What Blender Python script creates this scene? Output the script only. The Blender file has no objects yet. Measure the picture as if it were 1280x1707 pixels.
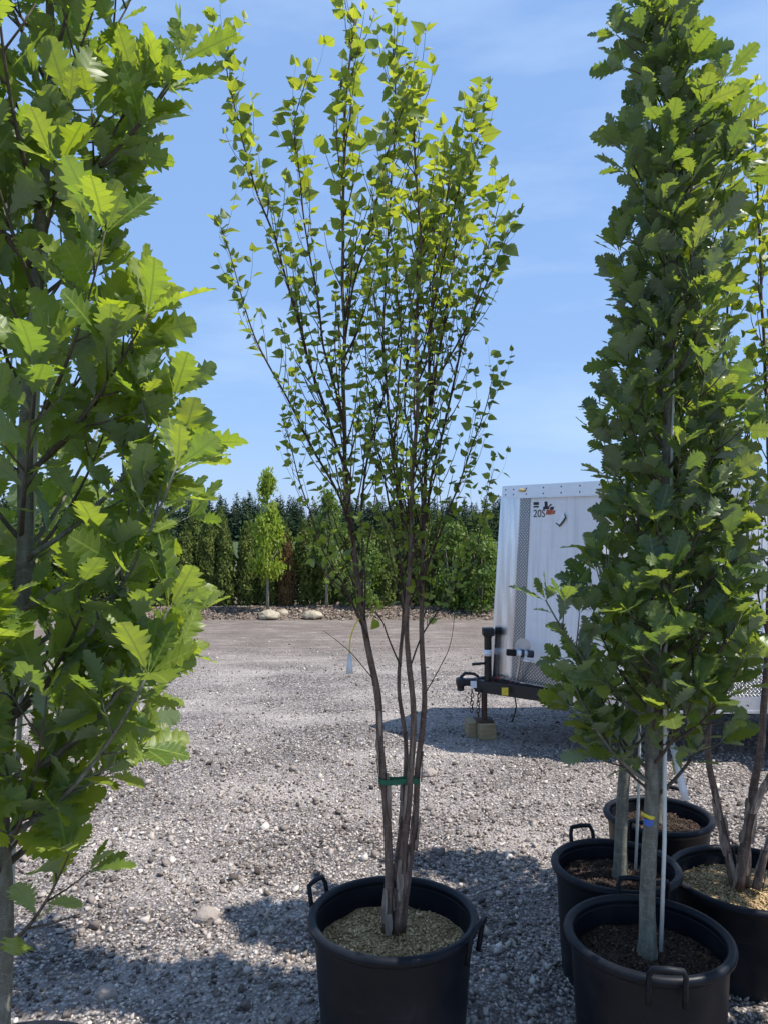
import bpy, math, random
import numpy as np
from mathutils import Vector, Matrix, noise

# ---------------------------------------------------------------- camera, sky, sun, exposure
scene = bpy.context.scene
COL = scene.collection
R = math.radians
CAMH = 1.70
F = 1282.0            # focal length in photograph pixels
HOR = 878.0           # horizon row in the photograph

cam_d = bpy.data.cameras.new('camera')
cam = bpy.data.objects.new('camera', cam_d)
COL.objects.link(cam)
cam_d.sensor_fit = 'VERTICAL'
cam_d.sensor_height = 36.0
cam_d.lens = 36.0 * F / 1707.0
cam_d.clip_start = 0.05
cam_d.clip_end = 2000.0
cam.location = (0, 0, CAMH)
cam.rotation_euler = (R(90) + math.atan((HOR - 853.5) / F), 0, 0)
scene.camera = cam

SUN = Vector((0.54, -0.13, 1.0)).normalized()
SUN_EL = math.asin(SUN.z)
world = bpy.data.worlds.new('World')
scene.world = world
world.use_nodes = True
wn = world.node_tree.nodes
wl = world.node_tree.links
wn.clear()
w_out = wn.new('ShaderNodeOutputWorld')
w_bg = wn.new('ShaderNodeBackground')
w_sky = wn.new('ShaderNodeTexSky')
w_sky.sky_type = 'NISHITA'
w_sky.sun_disc = False
w_sky.sun_elevation = SUN_EL
w_sky.sun_rotation = math.atan2(SUN.x, SUN.y)
w_sky.altitude = 100
w_sky.air_density = 1.0
w_sky.dust_density = 0.6
w_sky.ozone_density = 1.5
w_bg.inputs['Strength'].default_value = 0.095
# thin cirrus veil, the same over the whole dome
w_tc = wn.new('ShaderNodeTexCoord')
w_map = wn.new('ShaderNodeMapping')
w_map.inputs['Scale'].default_value = (1.6, 2.2, 7.0)
w_map.inputs['Rotation'].default_value = (0.15, 0.35, 0.4)
w_no = wn.new('ShaderNodeTexNoise')
w_no.inputs['Scale'].default_value = 1.5
w_no.inputs['Detail'].default_value = 7.0
w_no.inputs['Roughness'].default_value = 0.55
w_rp = wn.new('ShaderNodeMapRange')
w_rp.inputs['From Min'].default_value = 0.47
w_rp.inputs['From Max'].default_value = 0.78
w_rp.inputs['To Min'].default_value = 0.0
w_rp.inputs['To Max'].default_value = 0.50
w_mx = wn.new('ShaderNodeMix')
w_mx.data_type = 'RGBA'
w_mx.inputs['B'].default_value = (5.2, 6.9, 9.2, 1)
w_base = wn.new('ShaderNodeMix')
w_base.data_type = 'RGBA'
w_base.inputs['Factor'].default_value = 0.60
w_base.inputs['B'].default_value = (2.95, 5.05, 9.3, 1)
wl.new(w_tc.outputs['Generated'], w_map.inputs['Vector'])
wl.new(w_map.outputs['Vector'], w_no.inputs['Vector'])
wl.new(w_no.outputs['Fac'], w_rp.inputs['Value'])
wl.new(w_rp.outputs['Result'], w_mx.inputs['Factor'])
wl.new(w_sky.outputs['Color'], w_base.inputs['A'])
wl.new(w_base.outputs['Result'], w_mx.inputs['A'])
wl.new(w_mx.outputs['Result'], w_bg.inputs['Color'])
wl.new(w_bg.outputs['Background'], w_out.inputs['Surface'])

sun_d = bpy.data.lights.new('sun', 'SUN')
sun_d.energy = 5.0
sun_d.angle = R(0.53)
sun_d.color = (1.0, 0.955, 0.88)
sun = bpy.data.objects.new('sun', sun_d)
COL.objects.link(sun)
sun.rotation_euler = (-SUN).to_track_quat('-Z', 'Y').to_euler()
sun.location = (6, -3, 12)

vs = scene.view_settings
vs.view_transform = 'Standard'
vs.look = 'None'
vs.exposure = 0.42
vs.gamma = 1.0
vs.use_curve_mapping = False
scene.cycles.max_bounces = 6
scene.cycles.diffuse_bounces = 2
scene.cycles.glossy_bounces = 3
scene.cycles.transmission_bounces = 4
scene.cycles.use_denoising = True

rng = np.random.default_rng(7)
random.seed(7)


def px(x, y, Z):
    """a point at distance Z that the camera sees at photograph column x, row y"""
    return Vector(((x - 640.0) / F * Z, Z, CAMH + (HOR - y) / F * Z))


# ---------------------------------------------------------------- materials
class NT:
    def __init__(self, name):
        self.m = bpy.data.materials.new(name)
        self.m.use_nodes = True
        self.t = self.m.node_tree
        self.t.nodes.clear()
        self.out = self.t.nodes.new('ShaderNodeOutputMaterial')

    def n(self, kind, **kw):
        nd = self.t.nodes.new('ShaderNode' + kind)
        for k, v in kw.items():
            if hasattr(nd, k) and k not in nd.inputs:
                setattr(nd, k, v)
            else:
                nd.inputs[k.replace('_', ' ')].default_value = v
        return nd

    def l(self, a, b):
        self.t.links.new(a, b)

    def coords(self, scale=(1, 1, 1), kind='Object'):
        tc = self.n('TexCoord')
        mp = self.n('Mapping')
        mp.inputs['Scale'].default_value = scale
        self.l(tc.outputs[kind], mp.inputs['Vector'])
        return mp.outputs['Vector']

    def noise(self, vec, scale, detail=4.0, rough=0.55):
        nd = self.n('TexNoise')
        nd.inputs['Scale'].default_value = scale
        nd.inputs['Detail'].default_value = detail
        nd.inputs['Roughness'].default_value = rough
        if vec is not None:
            self.l(vec, nd.inputs['Vector'])
        return nd.outputs['Fac']

    def ramp(self, fac, stops):
        nd = self.n('ValToRGB')
        el = nd.color_ramp.elements
        while len(el) < len(stops):
            el.new(0.5)
        for e, (p, c) in zip(el, stops):
            e.position = p
            e.color = (*c, 1) if len(c) == 3 else c
        self.l(fac, nd.inputs['Fac'])
        return nd.outputs['Color']

    def rng(self, fac, a, b, c=0.0, d=1.0):
        nd = self.n('MapRange')
        nd.inputs['From Min'].default_value = a
        nd.inputs['From Max'].default_value = b
        nd.inputs['To Min'].default_value = c
        nd.inputs['To Max'].default_value = d
        self.l(fac, nd.inputs['Value'])
        return nd.outputs['Result']

    def math(self, op, a, b=None):
        nd = self.n('Math')
        nd.operation = op
        for i, v in enumerate((a, b)):
            if v is None:
                continue
            if isinstance(v, (int, float)):
                nd.inputs[i].default_value = v
            else:
                self.l(v, nd.inputs[i])
        return nd.outputs[0]

    def mix(self, fac, a, b, mode='MIX'):
        nd = self.n('Mix')
        nd.data_type = 'RGBA'
        nd.blend_type = mode
        for k, v in (('Factor', fac), ('A', a), ('B', b)):
            if isinstance(v, (int, float)):
                nd.inputs[k].default_value = v
            elif isinstance(v, tuple):
                nd.inputs[k].default_value = (*v, 1) if len(v) == 3 else v
            else:
                self.l(v, nd.inputs[k])
        return nd.outputs['Result']

    def bump(self, h, strength=0.5, dist=0.01):
        nd = self.n('Bump')
        nd.inputs['Strength'].default_value = strength
        nd.inputs['Distance'].default_value = dist
        self.l(h, nd.inputs['Height'])
        return nd.outputs['Normal']

    def bsdf(self, color, rough=0.6, metal=0.0, spec=0.5, normal=None):
        nd = self.n('BsdfPrincipled')
        for k, v in (('Base Color', color), ('Roughness', rough)):
            if isinstance(v, (int, float)):
                nd.inputs[k].default_value = v
            elif isinstance(v, tuple):
                nd.inputs[k].default_value = (*v, 1)
            else:
                self.l(v, nd.inputs[k])
        nd.inputs['Metallic'].default_value = metal
        nd.inputs['Specular IOR Level'].default_value = spec
        if normal is not None:
            self.l(normal, nd.inputs['Normal'])
        return nd.outputs['BSDF']

    def done(self, shader):
        self.l(shader, self.out.inputs['Surface'])
        return self.m


def leaf_material(name, up_a, up_b, under, trans_a, trans_b, tfac=0.38, rough=0.42, spec=0.45, veins=9.0, near=True):
    t = NT(name)
    at = t.n('Attribute')
    at.attribute_name = 'tone'
    tone = at.outputs['Fac']
    uv = t.n('UVMap')
    sep = t.n('SeparateXYZ')
    t.l(uv.outputs['UV'], sep.inputs[0])
    au = t.math('ABSOLUTE', t.math('SUBTRACT', sep.outputs['X'], 0.5))
    ph = t.math('FRACT', t.math('MULTIPLY', t.math('SUBTRACT', sep.outputs['Y'], t.math('MULTIPLY', au, 0.55)), veins))
    side = t.math('LESS_THAN', t.math('ABSOLUTE', t.math('SUBTRACT', ph, 0.5)), 0.07)
    mid = t.math('LESS_THAN', au, 0.016)
    vein = t.math('MAXIMUM', t.math('MULTIPLY', side, 0.5), mid)
    up = t.mix(tone, up_a, up_b)
    blot = t.noise(t.coords((1, 1, 1)), 60.0, 3.0)
    up = t.mix(t.rng(blot, 0.35, 0.7, 0.0, 0.35), up, tuple(c * 0.62 for c in up_a))
    up = t.mix(t.math('MULTIPLY', vein, 0.55), up, tuple(min(1, c * 1.7 + 0.02) for c in up_b))
    drift = t.noise(t.coords((1, 1, 1)), 1.3, 2.0)
    up = t.mix(t.rng(drift, 0.45, 0.7, 0.0, 0.45), up, tuple(c * k for c, k in zip(up_b, (1.15, 0.95, 0.7))))
    worn = t.math('MULTIPLY', t.rng(blot, 0.56, 0.66, 0.0, 1.0), t.rng(t.math('MAXIMUM', sep.outputs['Y'], t.math('MULTIPLY', au, 3.2)), 0.80, 0.98, 0.0, 0.75))
    up = t.mix(worn, up, (0.16, 0.095, 0.035))
    un = t.mix(t.math('MULTIPLY', vein, 0.5), under, tuple(min(1, c * 1.4) for c in under))
    geo = t.n('NewGeometry')
    col = t.mix(geo.outputs['Backfacing'], up, un)
    tr = t.mix(tone, trans_a, trans_b)
    tr = t.mix(t.math('MULTIPLY', vein, 0.6), tr, tuple(c * 0.5 for c in trans_a))
    tr = t.mix(worn, tr, (0.12, 0.06, 0.02))
    h = t.math('SUBTRACT', t.math('ABSOLUTE', t.math('SUBTRACT', ph, 0.5)), t.math('MULTIPLY', mid, 0.6))
    nrm = t.bump(h, 0.28, 0.003) if near else None
    b = t.bsdf(col, rough, 0.0, spec, nrm)
    tl = t.n('BsdfTranslucent')
    t.l(tr, tl.inputs['Color'])
    mx = t.n('MixShader')
    mx.inputs[0].default_value = tfac
    t.l(b, mx.inputs[1])
    t.l(tl.outputs[0], mx.inputs[2])
    return t.done(mx.outputs[0])


M = {}
M['oak_leaf'] = leaf_material('oak_leaf', (0.060, 0.112, 0.026), (0.195, 0.262, 0.042), (0.19, 0.24, 0.15),
                              (0.26, 0.42, 0.02), (0.58, 0.68, 0.03), 0.45, 0.40, 0.45, 8.0)
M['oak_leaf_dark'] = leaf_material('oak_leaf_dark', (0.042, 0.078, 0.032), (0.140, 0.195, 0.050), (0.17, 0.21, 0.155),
                                   (0.18, 0.31, 0.02), (0.50, 0.60, 0.03), 0.37, 0.38, 0.5, 8.0)  # darker copy of the oak leaf with the crown's own shade in its colour
M['birch_leaf'] = leaf_material('birch_leaf', (0.058, 0.108, 0.024), (0.18, 0.25, 0.032), (0.17, 0.23, 0.12),
                                (0.20, 0.34, 0.02), (0.70, 0.74, 0.04), 0.44, 0.42, 0.4, 10.0)
M['maple_leaf'] = leaf_material('young_tree_leaf', (0.10, 0.17, 0.02), (0.24, 0.32, 0.03), (0.18, 0.26, 0.08),
                                (0.35, 0.50, 0.03), (0.6, 0.68, 0.05), 0.4, 0.5, 0.3, 6.0, False)
M['cedar_leaf'] = leaf_material('cedar_spray', (0.045, 0.082, 0.022), (0.18, 0.215, 0.045), (0.09, 0.12, 0.04),
                                (0.08, 0.14, 0.02), (0.20, 0.26, 0.035), 0.25, 0.65, 0.2, 6.0, False)
M['cedar_brown'] = leaf_material('cedar_spray_dry', (0.085, 0.060, 0.028), (0.20, 0.125, 0.055), (0.13, 0.09, 0.045),
                                 (0.14, 0.09, 0.03), (0.22, 0.14, 0.05), 0.2, 0.7, 0.15, 6.0, False)
M['bush_leaf'] = leaf_material('bush_leaf', (0.05, 0.10, 0.022), (0.13, 0.20, 0.035), (0.11, 0.16, 0.06),
                               (0.16, 0.28, 0.03), (0.35, 0.48, 0.05), 0.35, 0.5, 0.3, 6.0, False)
M['conifer_needle'] = leaf_material('conifer_needle', (0.022, 0.046, 0.024), (0.050, 0.085, 0.038), (0.03, 0.055, 0.03),
                                    (0.03, 0.06, 0.02), (0.06, 0.10, 0.03), 0.15, 0.7, 0.15, 6.0, False)


def bark(name, stops, scale=(14, 14, 3.0), bumpd=0.004, rings=0.0):
    t = NT(name)
    v = t.coords(scale)
    f = t.noise(v, 3.0, 8.0, 0.65)
    c = t.ramp(f, stops)
    v2 = t.coords((1, 1, 1))
    big = t.noise(v2, 9.0, 3.0)
    c = t.mix(t.rng(big, 0.4, 0.7, 0, 0.45), c, stops[0][1])
    hh = f
    if rings:
        sp = t.n('SeparateXYZ')
        t.l(t.coords((1, 1, 1)), sp.inputs[0])
        wob = t.noise(t.coords((8, 8, 30)), 3.0, 4.0)
        rg = t.math('FRACT', t.math('ADD', t.math('MULTIPLY', sp.outputs['Z'], rings), t.math('MULTIPLY', wob, 2.5)))
        lent = t.math('LESS_THAN', rg, 0.16)
        c = t.mix(t.math('MULTIPLY', lent, 0.4), c, stops[-1][1])
        hh = t.math('ADD', f, t.math('MULTIPLY', lent, 0.5))
    return t.done(t.bsdf(c, 0.85, 0, 0.25, t.bump(hh, 0.8, bumpd)))


M['oak_bark'] = bark('oak_bark', [(0.25, (0.085, 0.080, 0.062)), (0.5, (0.17, 0.165, 0.13)), (0.75, (0.29, 0.285, 0.235))], (20, 20, 7), 0.003, 38.0)
M['oak_twig'] = bark('oak_twig', [(0.3, (0.055, 0.042, 0.030)), (0.7, (0.15, 0.125, 0.095))], (30, 30, 10), 0.002)
M['birch_bark'] = bark('birch_bark', [(0.28, (0.062, 0.040, 0.031)), (0.5, (0.155, 0.104, 0.080)), (0.78, (0.30, 0.225, 0.18))], (26, 26, 5), 0.003, 26.0)
M['birch_twig'] = bark('birch_twig', [(0.3, (0.038, 0.024, 0.020)), (0.7, (0.115, 0.075, 0.058))], (30, 30, 8), 0.002)
M['birch_peel'] = bark('birch_peeling_bark', [(0.28, (0.10, 0.07, 0.055)), (0.5, (0.30, 0.23, 0.185)), (0.72, (0.50, 0.42, 0.35))], (30, 30, 4), 0.006)
M['pale_bark'] = bark('pale_bark', [(0.3, (0.16, 0.14, 0.11)), (0.7, (0.36, 0.33, 0.28))], (10, 10, 3), 0.004)


def plain(name, color, rough=0.5, metal=0.0, spec=0.5, var=0.15, scale=30.0, bumpd=0.0008):
    t = NT(name)
    f = t.noise(t.coords(), scale, 6.0, 0.6)
    c = t.mix(t.rng(f, 0.3, 0.75, 0, 1), tuple(k * (1 - var) for k in color), tuple(min(1, k * (1 + var)) for k in color))
    r = t.rng(f, 0.3, 0.7, max(0.02, rough - 0.08), min(1, rough + 0.1))
    return t.done(t.bsdf(c, r, metal, spec, t.bump(f, 0.35, bumpd)))


def pot_material(name='pot_plastic'):
    t = NT(name)
    v = t.coords()
    dust = t.noise(v, 7.0, 8.0, 0.6)
    fine = t.noise(t.coords((60, 60, 6)), 4.0, 5.0, 0.7)
    sp = t.n('SeparateXYZ')
    t.l(v, sp.inputs[0])
    low = t.rng(sp.outputs['Z'], 0.0, 0.16, 0.35, 0.0)          # splashed mud near the base
    d = t.math('ADD', t.rng(dust, 0.42, 0.75, 0, 0.16), t.math('MULTIPLY', low, t.rng(dust, 0.3, 0.6, 0.2, 1)))
    d = t.math('ADD', d, t.rng(fine, 0.6, 0.8, 0, 0.08))
    scr = t.noise(t.coords((3, 3, 90)), 2.0, 3.0, 0.5)
    d = t.math('ADD', d, t.math('MULTIPLY', t.rng(scr, 0.66, 0.72, 0, 0.22), t.rng(dust, 0.45, 0.6, 0, 1)))
    c = t.mix(d, (0.0056, 0.0078, 0.0125), (0.085, 0.082, 0.082))
    r = t.rng(dust, 0.3, 0.7, 0.38, 0.60)
    return t.done(t.bsdf(c, r, 0, 0.20, t.bump(fine, 0.25, 0.001)))


M['pot'] = pot_material()
M['stake'] = plain('stake_fibreglass', (0.60, 0.62, 0.58), 0.5, 0, 0.5, 0.12, 14)
M['tag_white'] = plain('tag_plastic', (0.74, 0.78, 0.83), 0.35, 0, 0.5, 0.08, 20)
M['tape_yellow'] = plain('tape_yellow', (0.75, 0.62, 0.04), 0.45, 0, 0.5, 0.1)
M['tape_blue'] = plain('tape_blue', (0.06, 0.14, 0.45), 0.5)
M['tape_green'] = plain('tape_green', (0.010, 0.13, 0.070), 0.5, 0, 0.4, 0.3, 60)
M['ink'] = plain('print_dark', (0.015, 0.015, 0.02), 0.6)
M['orange_ink'] = plain('print_orange', (0.45, 0.09, 0.03), 0.6)
M['alu'] = plain('aluminium', (0.68, 0.70, 0.73), 0.34, 0.9, 0.5, 0.12, 12)
def polished():
    t = NT('polished_cap')
    f = t.noise(t.coords((9, 9, 0.7)), 2.0, 2.0, 0.5)
    c = t.mix(t.rng(f, 0.4, 0.7, 0, 1), (0.52, 0.54, 0.57), (0.82, 0.84, 0.86))  # light and dark streaks put vertical reflections into the metal colour
    r = t.rng(f, 0.3, 0.7, 0.14, 0.32)
    return t.done(t.bsdf(c, r, 1.0, 0.5, t.bump(f, 0.12, 0.006)))


M['chrome'] = polished()
M['black_steel'] = plain('black_steel', (0.018, 0.018, 0.020), 0.45, 0.2, 0.5, 0.4, 18)
M['rust'] = plain('rusty_steel', (0.085, 0.050, 0.035), 0.8, 0.1, 0.3, 0.5, 30)
M['rubber'] = plain('rubber', (0.014, 0.014, 0.015), 0.8, 0, 0.3, 0.3, 20)
M['amber'] = plain('marker_lens', (0.62, 0.46, 0.16), 0.2, 0, 0.6)
M['red'] = plain('red_wire', (0.35, 0.02, 0.02), 0.5)
M['yellow'] = plain('yellow_sticker', (0.70, 0.55, 0.05), 0.5)
M['blue_cap'] = plain('blue_cap', (0.012, 0.020, 0.045), 0.4)


def trailer_white():
    t = NT('trailer_paint')
    v = t.coords((2.2, 2.2, 0.5))
    f = t.noise(v, 3.0, 7.0, 0.6)
    c = t.mix(t.rng(f, 0.45, 0.8, 0, 0.5), (0.78, 0.80, 0.83), (0.66, 0.67, 0.68))
    st_ = t.noise(t.coords((16, 16, 0.5)), 2.0, 4.0, 0.6)
    c = t.mix(t.rng(st_, 0.52, 0.75, 0, 0.38), c, (0.40, 0.385, 0.36))
    g = t.noise(t.coords((1, 1, 1)), 2.3, 2.0)
    return t.done(t.bsdf(c, t.rng(f, 0.3, 0.7, 0.2, 0.36), 0, 0.5, t.bump(g, 0.12, 0.01)))


M['trailer'] = trailer_white()


def tread_plate():
    t = NT('diamond_plate')
    uv = t.n('UVMap')
    sep = t.n('SeparateXYZ')
    t.l(uv.outputs['UV'], sep.inputs[0])
    u, v = sep.outputs['X'], sep.outputs['Y']
    k = 36.0                                  # bars per metre along each diagonal
    a = t.math('MULTIPLY', t.math('ADD', u, v), k)
    b = t.math('MULTIPLY', t.math('SUBTRACT', u, v), k)
    fa = t.math('SUBTRACT', t.math('FRACT', a), 0.5)
    fb = t.math('SUBTRACT', t.math('FRACT', b), 0.5)
    par = t.math('MODULO', t.math('ABSOLUTE', t.math('ADD', t.math('FLOOR', a), t.math('FLOOR', b))), 2.0)
    e1 = t.math('ADD', t.math('POWER', t.math('MULTIPLY', t.math('ABSOLUTE', fa), 2.0), 2.0),
                t.math('POWER', t.math('MULTIPLY', t.math('ABSOLUTE', fb), 5.5), 2.0))
    e2 = t.math('ADD', t.math('POWER', t.math('MULTIPLY', t.math('ABSOLUTE', fa), 5.5), 2.0),
                t.math('POWER', t.math('MULTIPLY', t.math('ABSOLUTE', fb), 2.0), 2.0))
    sel = t.n('Mix')
    t.l(par, sel.inputs[0])
    t.l(e1, sel.inputs[2])
    t.l(e2, sel.inputs[3])
    h = t.rng(sel.outputs[0], 0.3, 1.0, 1.0, 0.0)
    c = t.mix(h, (0.22, 0.225, 0.23), (0.85, 0.86, 0.87))  # bars painted pale on dark plate, their glint put into the colour
    return t.done(t.bsdf(c, 0.3, 0.85, 0.5, t.bump(h, 1.0, 0.006)))


M['tread'] = tread_plate()


def wood():
    t = NT('timber_block')
    f = t.noise(t.coords((2, 30, 30)), 2.5, 6.0, 0.6)
    c = t.ramp(f, [(0.3, (0.17, 0.125, 0.07)), (0.55, (0.33, 0.26, 0.15)), (0.8, (0.44, 0.37, 0.25))])
    return t.done(t.bsdf(c, 0.85, 0, 0.2, t.bump(f, 0.6, 0.003)))


M['wood'] = wood()


def tone_mat(name, stops, rough=0.85, bscale=160.0, bd=0.003, spec=0.3):
    """colour by the piece's own tone attribute, with a little grain"""
    t = NT(name)
    at = t.n('Attribute')
    at.attribute_name = 'tone'
    c = t.ramp(at.outputs['Fac'], stops)
    f = t.noise(t.coords(), bscale, 5.0, 0.65)
    c = t.mix(t.rng(f, 0.35, 0.7, 0.0, 0.4), c, (0.50, 0.48, 0.46), 'MULTIPLY')
    return t.done(t.bsdf(c, rough, 0, spec, t.bump(f, 0.6, bd)))


M['stone'] = tone_mat('gravel_stone', [(0.0, (0.068, 0.056, 0.049)), (0.3, (0.222, 0.185, 0.162)), (0.55, (0.405, 0.350, 0.308)),
                                       (0.8, (0.53, 0.468, 0.415)), (0.96, (0.70, 0.64, 0.575))], spec=0.12)
M['chips'] = tone_mat('wood_chips', [(0.0, (0.13, 0.085, 0.042)), (0.4, (0.42, 0.29, 0.145)), (0.8, (0.66, 0.49, 0.27)), (1.0, (0.76, 0.62, 0.40))], 0.9, 90)
M['crumbs'] = tone_mat('soil_crumbs', [(0.0, (0.022, 0.015, 0.011)), (0.5, (0.065, 0.042, 0.030)), (0.85, (0.13, 0.085, 0.06)), (1.0, (0.28, 0.21, 0.15))], 0.95, 90)
M['mulch'] = tone_mat('bark_litter', [(0.0, (0.12, 0.088, 0.066)), (0.5, (0.29, 0.225, 0.178)), (0.85, (0.43, 0.36, 0.295)), (1.0, (0.55, 0.48, 0.41))], 0.95, 50)


def boulder_mat():
    t = NT('pale_stone')
    f = t.noise(t.coords((1, 1, 1)), 9.0, 8.0, 0.65)
    c = t.ramp(f, [(0.3, (0.20, 0.165, 0.115)), (0.5, (0.35, 0.30, 0.22)), (0.75, (0.48, 0.43, 0.34))])
    return t.done(t.bsdf(c, 0.9, 0, 0.2, t.bump(f, 0.8, 0.02)))


M['boulder'] = boulder_mat()


def ground_mat():
    t = NT('gravel_ground')
    v = t.coords((1, 1, 1))
    sp = t.n('SeparateXYZ')
    t.l(v, sp.inputs[0])
    vo = t.n('TexVoronoi')
    vo.inputs['Scale'].default_value = 62.0
    t.l(v, vo.inputs['Vector'])
    vo2 = t.n('TexVoronoi')
    vo2.inputs['Scale'].default_value = 26.0
    t.l(v, vo2.inputs['Vector'])
    sepc = t.n('SeparateColor')
    t.l(vo.outputs['Color'], sepc.inputs[0])
    stone = t.ramp(sepc.outputs[0], [(0.0, (0.07, 0.059, 0.055)), (0.3, (0.20, 0.171, 0.158)), (0.65, (0.40, 0.35, 0.322)), (1.0, (0.66, 0.59, 0.545))])
    crev = t.rng(vo.outputs['Distance'], 0.30, 0.66, 0.0, 0.8)
    col = t.mix(crev, stone, (0.05, 0.044, 0.043))  # gaps between stones darkened, self-shadow put into the colour
    # patches of finer, paler dust and of darker damp grit
    p1 = t.noise(t.coords((1.0, 1.7, 1.0)), 0.8, 5.0, 0.6)
    p2 = t.noise(t.coords((0.55, 2.6, 1.0)), 1.5, 4.0, 0.6)
    col = t.mix(t.rng(p1, 0.42, 0.66, 0.0, 0.7), col, (0.48, 0.425, 0.39))
    col = t.mix(t.rng(p2, 0.5, 0.72, 0.0, 0.55), col, (0.15, 0.132, 0.130))
    # compacted brownish haul road along the far side, running across the yard
    wob = t.math('MULTIPLY', t.math('SUBTRACT', t.noise(t.coords((0.3, 0.3, 1)), 1.0, 3.0), 0.5), 1.8)
    yy = t.math('ADD', sp.outputs['Y'], wob)
    road = t.math('MULTIPLY', t.rng(yy, 8.8, 10.8, 0.0, 1.0), t.rng(yy, 18.5, 20.0, 1.0, 0.0))
    rn = t.noise(t.coords((0.8, 2.2, 1)), 2.4, 9.0, 0.75)
    roadc = t.ramp(rn, [(0.32, (0.085, 0.067, 0.055)), (0.52, (0.150, 0.123, 0.104)), (0.72, (0.31, 0.268, 0.235))])
    col = t.mix(t.math('MULTIPLY', road, 0.82), col, roadc)
    grass = t.rng(yy, 24.0, 40.0, 0.0, 1.0)
    col = t.mix(grass, col, (0.06, 0.085, 0.03))
    f = t.noise(v, 300.0, 3.0)
    h = t.math('ADD', t.math('MULTIPLY', vo.outputs['Distance'], -1.0), t.math('MULTIPLY', vo2.outputs['Distance'], -1.2))
    h = t.math('ADD', h, t.math('MULTIPLY', f, 0.25))
    h = t.math('MULTIPLY', h, t.rng(road, 0, 1, 1.0, 0.35))
    return t.done(t.bsdf(col, 0.92, 0, 0.25, t.bump(h, 1.0, 0.016)))


M['ground'] = ground_mat()


def soil_mat(name, a, b, c_):
    t = NT(name)
    f = t.noise(t.coords(), 55.0, 8.0, 0.7)
    c = t.ramp(f, [(0.3, a), (0.55, b), (0.78, c_)])
    return t.done(t.bsdf(c, 0.95, 0, 0.15, t.bump(f, 1.0, 0.012)))


M['soil_dark'] = soil_mat('potting_soil', (0.020, 0.013, 0.010), (0.055, 0.036, 0.026), (0.11, 0.075, 0.052))
M['soil_tan'] = soil_mat('sawdust_soil', (0.17, 0.12, 0.065), (0.38, 0.28, 0.155), (0.58, 0.46, 0.28))
M['bed'] = soil_mat('mulch_bed', (0.095, 0.070, 0.055), (0.19, 0.15, 0.12), (0.32, 0.265, 0.22))


# ---------------------------------------------------------------- mesh helpers
def mesh_np(name, verts, faces, mat, tones=None, uv=None, smooth=True):
    """verts (N,3), faces: (K,3|4) array or list of index lists"""
    me = bpy.data.meshes.new(name)
    verts = np.asarray(verts, dtype=np.float32)
    if isinstance(faces, np.ndarray):
        k = faces.shape[1]
        nf = faces.shape[0]
        me.vertices.add(len(verts))
        me.vertices.foreach_set('co', verts.ravel())
        me.loops.add(nf * k)
        me.loops.foreach_set('vertex_index', faces.astype(np.int32).ravel())
        me.polygons.add(nf)
        me.polygons.foreach_set('loop_start', np.arange(0, nf * k, k, dtype=np.int32))
        me.update(calc_edges=True)
    else:
        me.from_pydata([tuple(map(float, v)) for v in verts], [], faces)
        me.update()
    if tones is not None:
        a = me.attributes.new('tone', 'FLOAT', 'POINT')
        a.data.foreach_set('value', np.asarray(tones, dtype=np.float32))
    if uv is not None:
        lay = me.uv_layers.new(name='UVMap')
        li = np.empty(len(me.loops), dtype=np.int32)
        me.loops.foreach_get('vertex_index', li)
        lay.data.foreach_set('uv', np.asarray(uv, dtype=np.float32)[li].ravel())
    if smooth:
        me.polygons.foreach_set('use_smooth', np.ones(len(me.polygons), dtype=bool))
    me.materials.append(M[mat] if isinstance(mat, str) else mat)
    return me


def obj(name, me, parent=None, loc=None):
    o = bpy.data.objects.new(name, me)
    COL.objects.link(o)
    if parent is not None:
        o.parent = parent
    if loc is not None:
        o.location = loc
    return o


def tag(o, label=None, cat=None, group=None, kind=None):
    if label: o['label'] = label
    if cat: o['category'] = cat
    if group: o['group'] = group
    if kind: o['kind'] = kind
    return o


def empty(name, loc, label=None, cat=None, group=None):
    o = bpy.data.objects.new(name, None)
    COL.objects.link(o)
    o.location = loc
    o.empty_display_size = 0.1
    return tag(o, label, cat, group)


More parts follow.
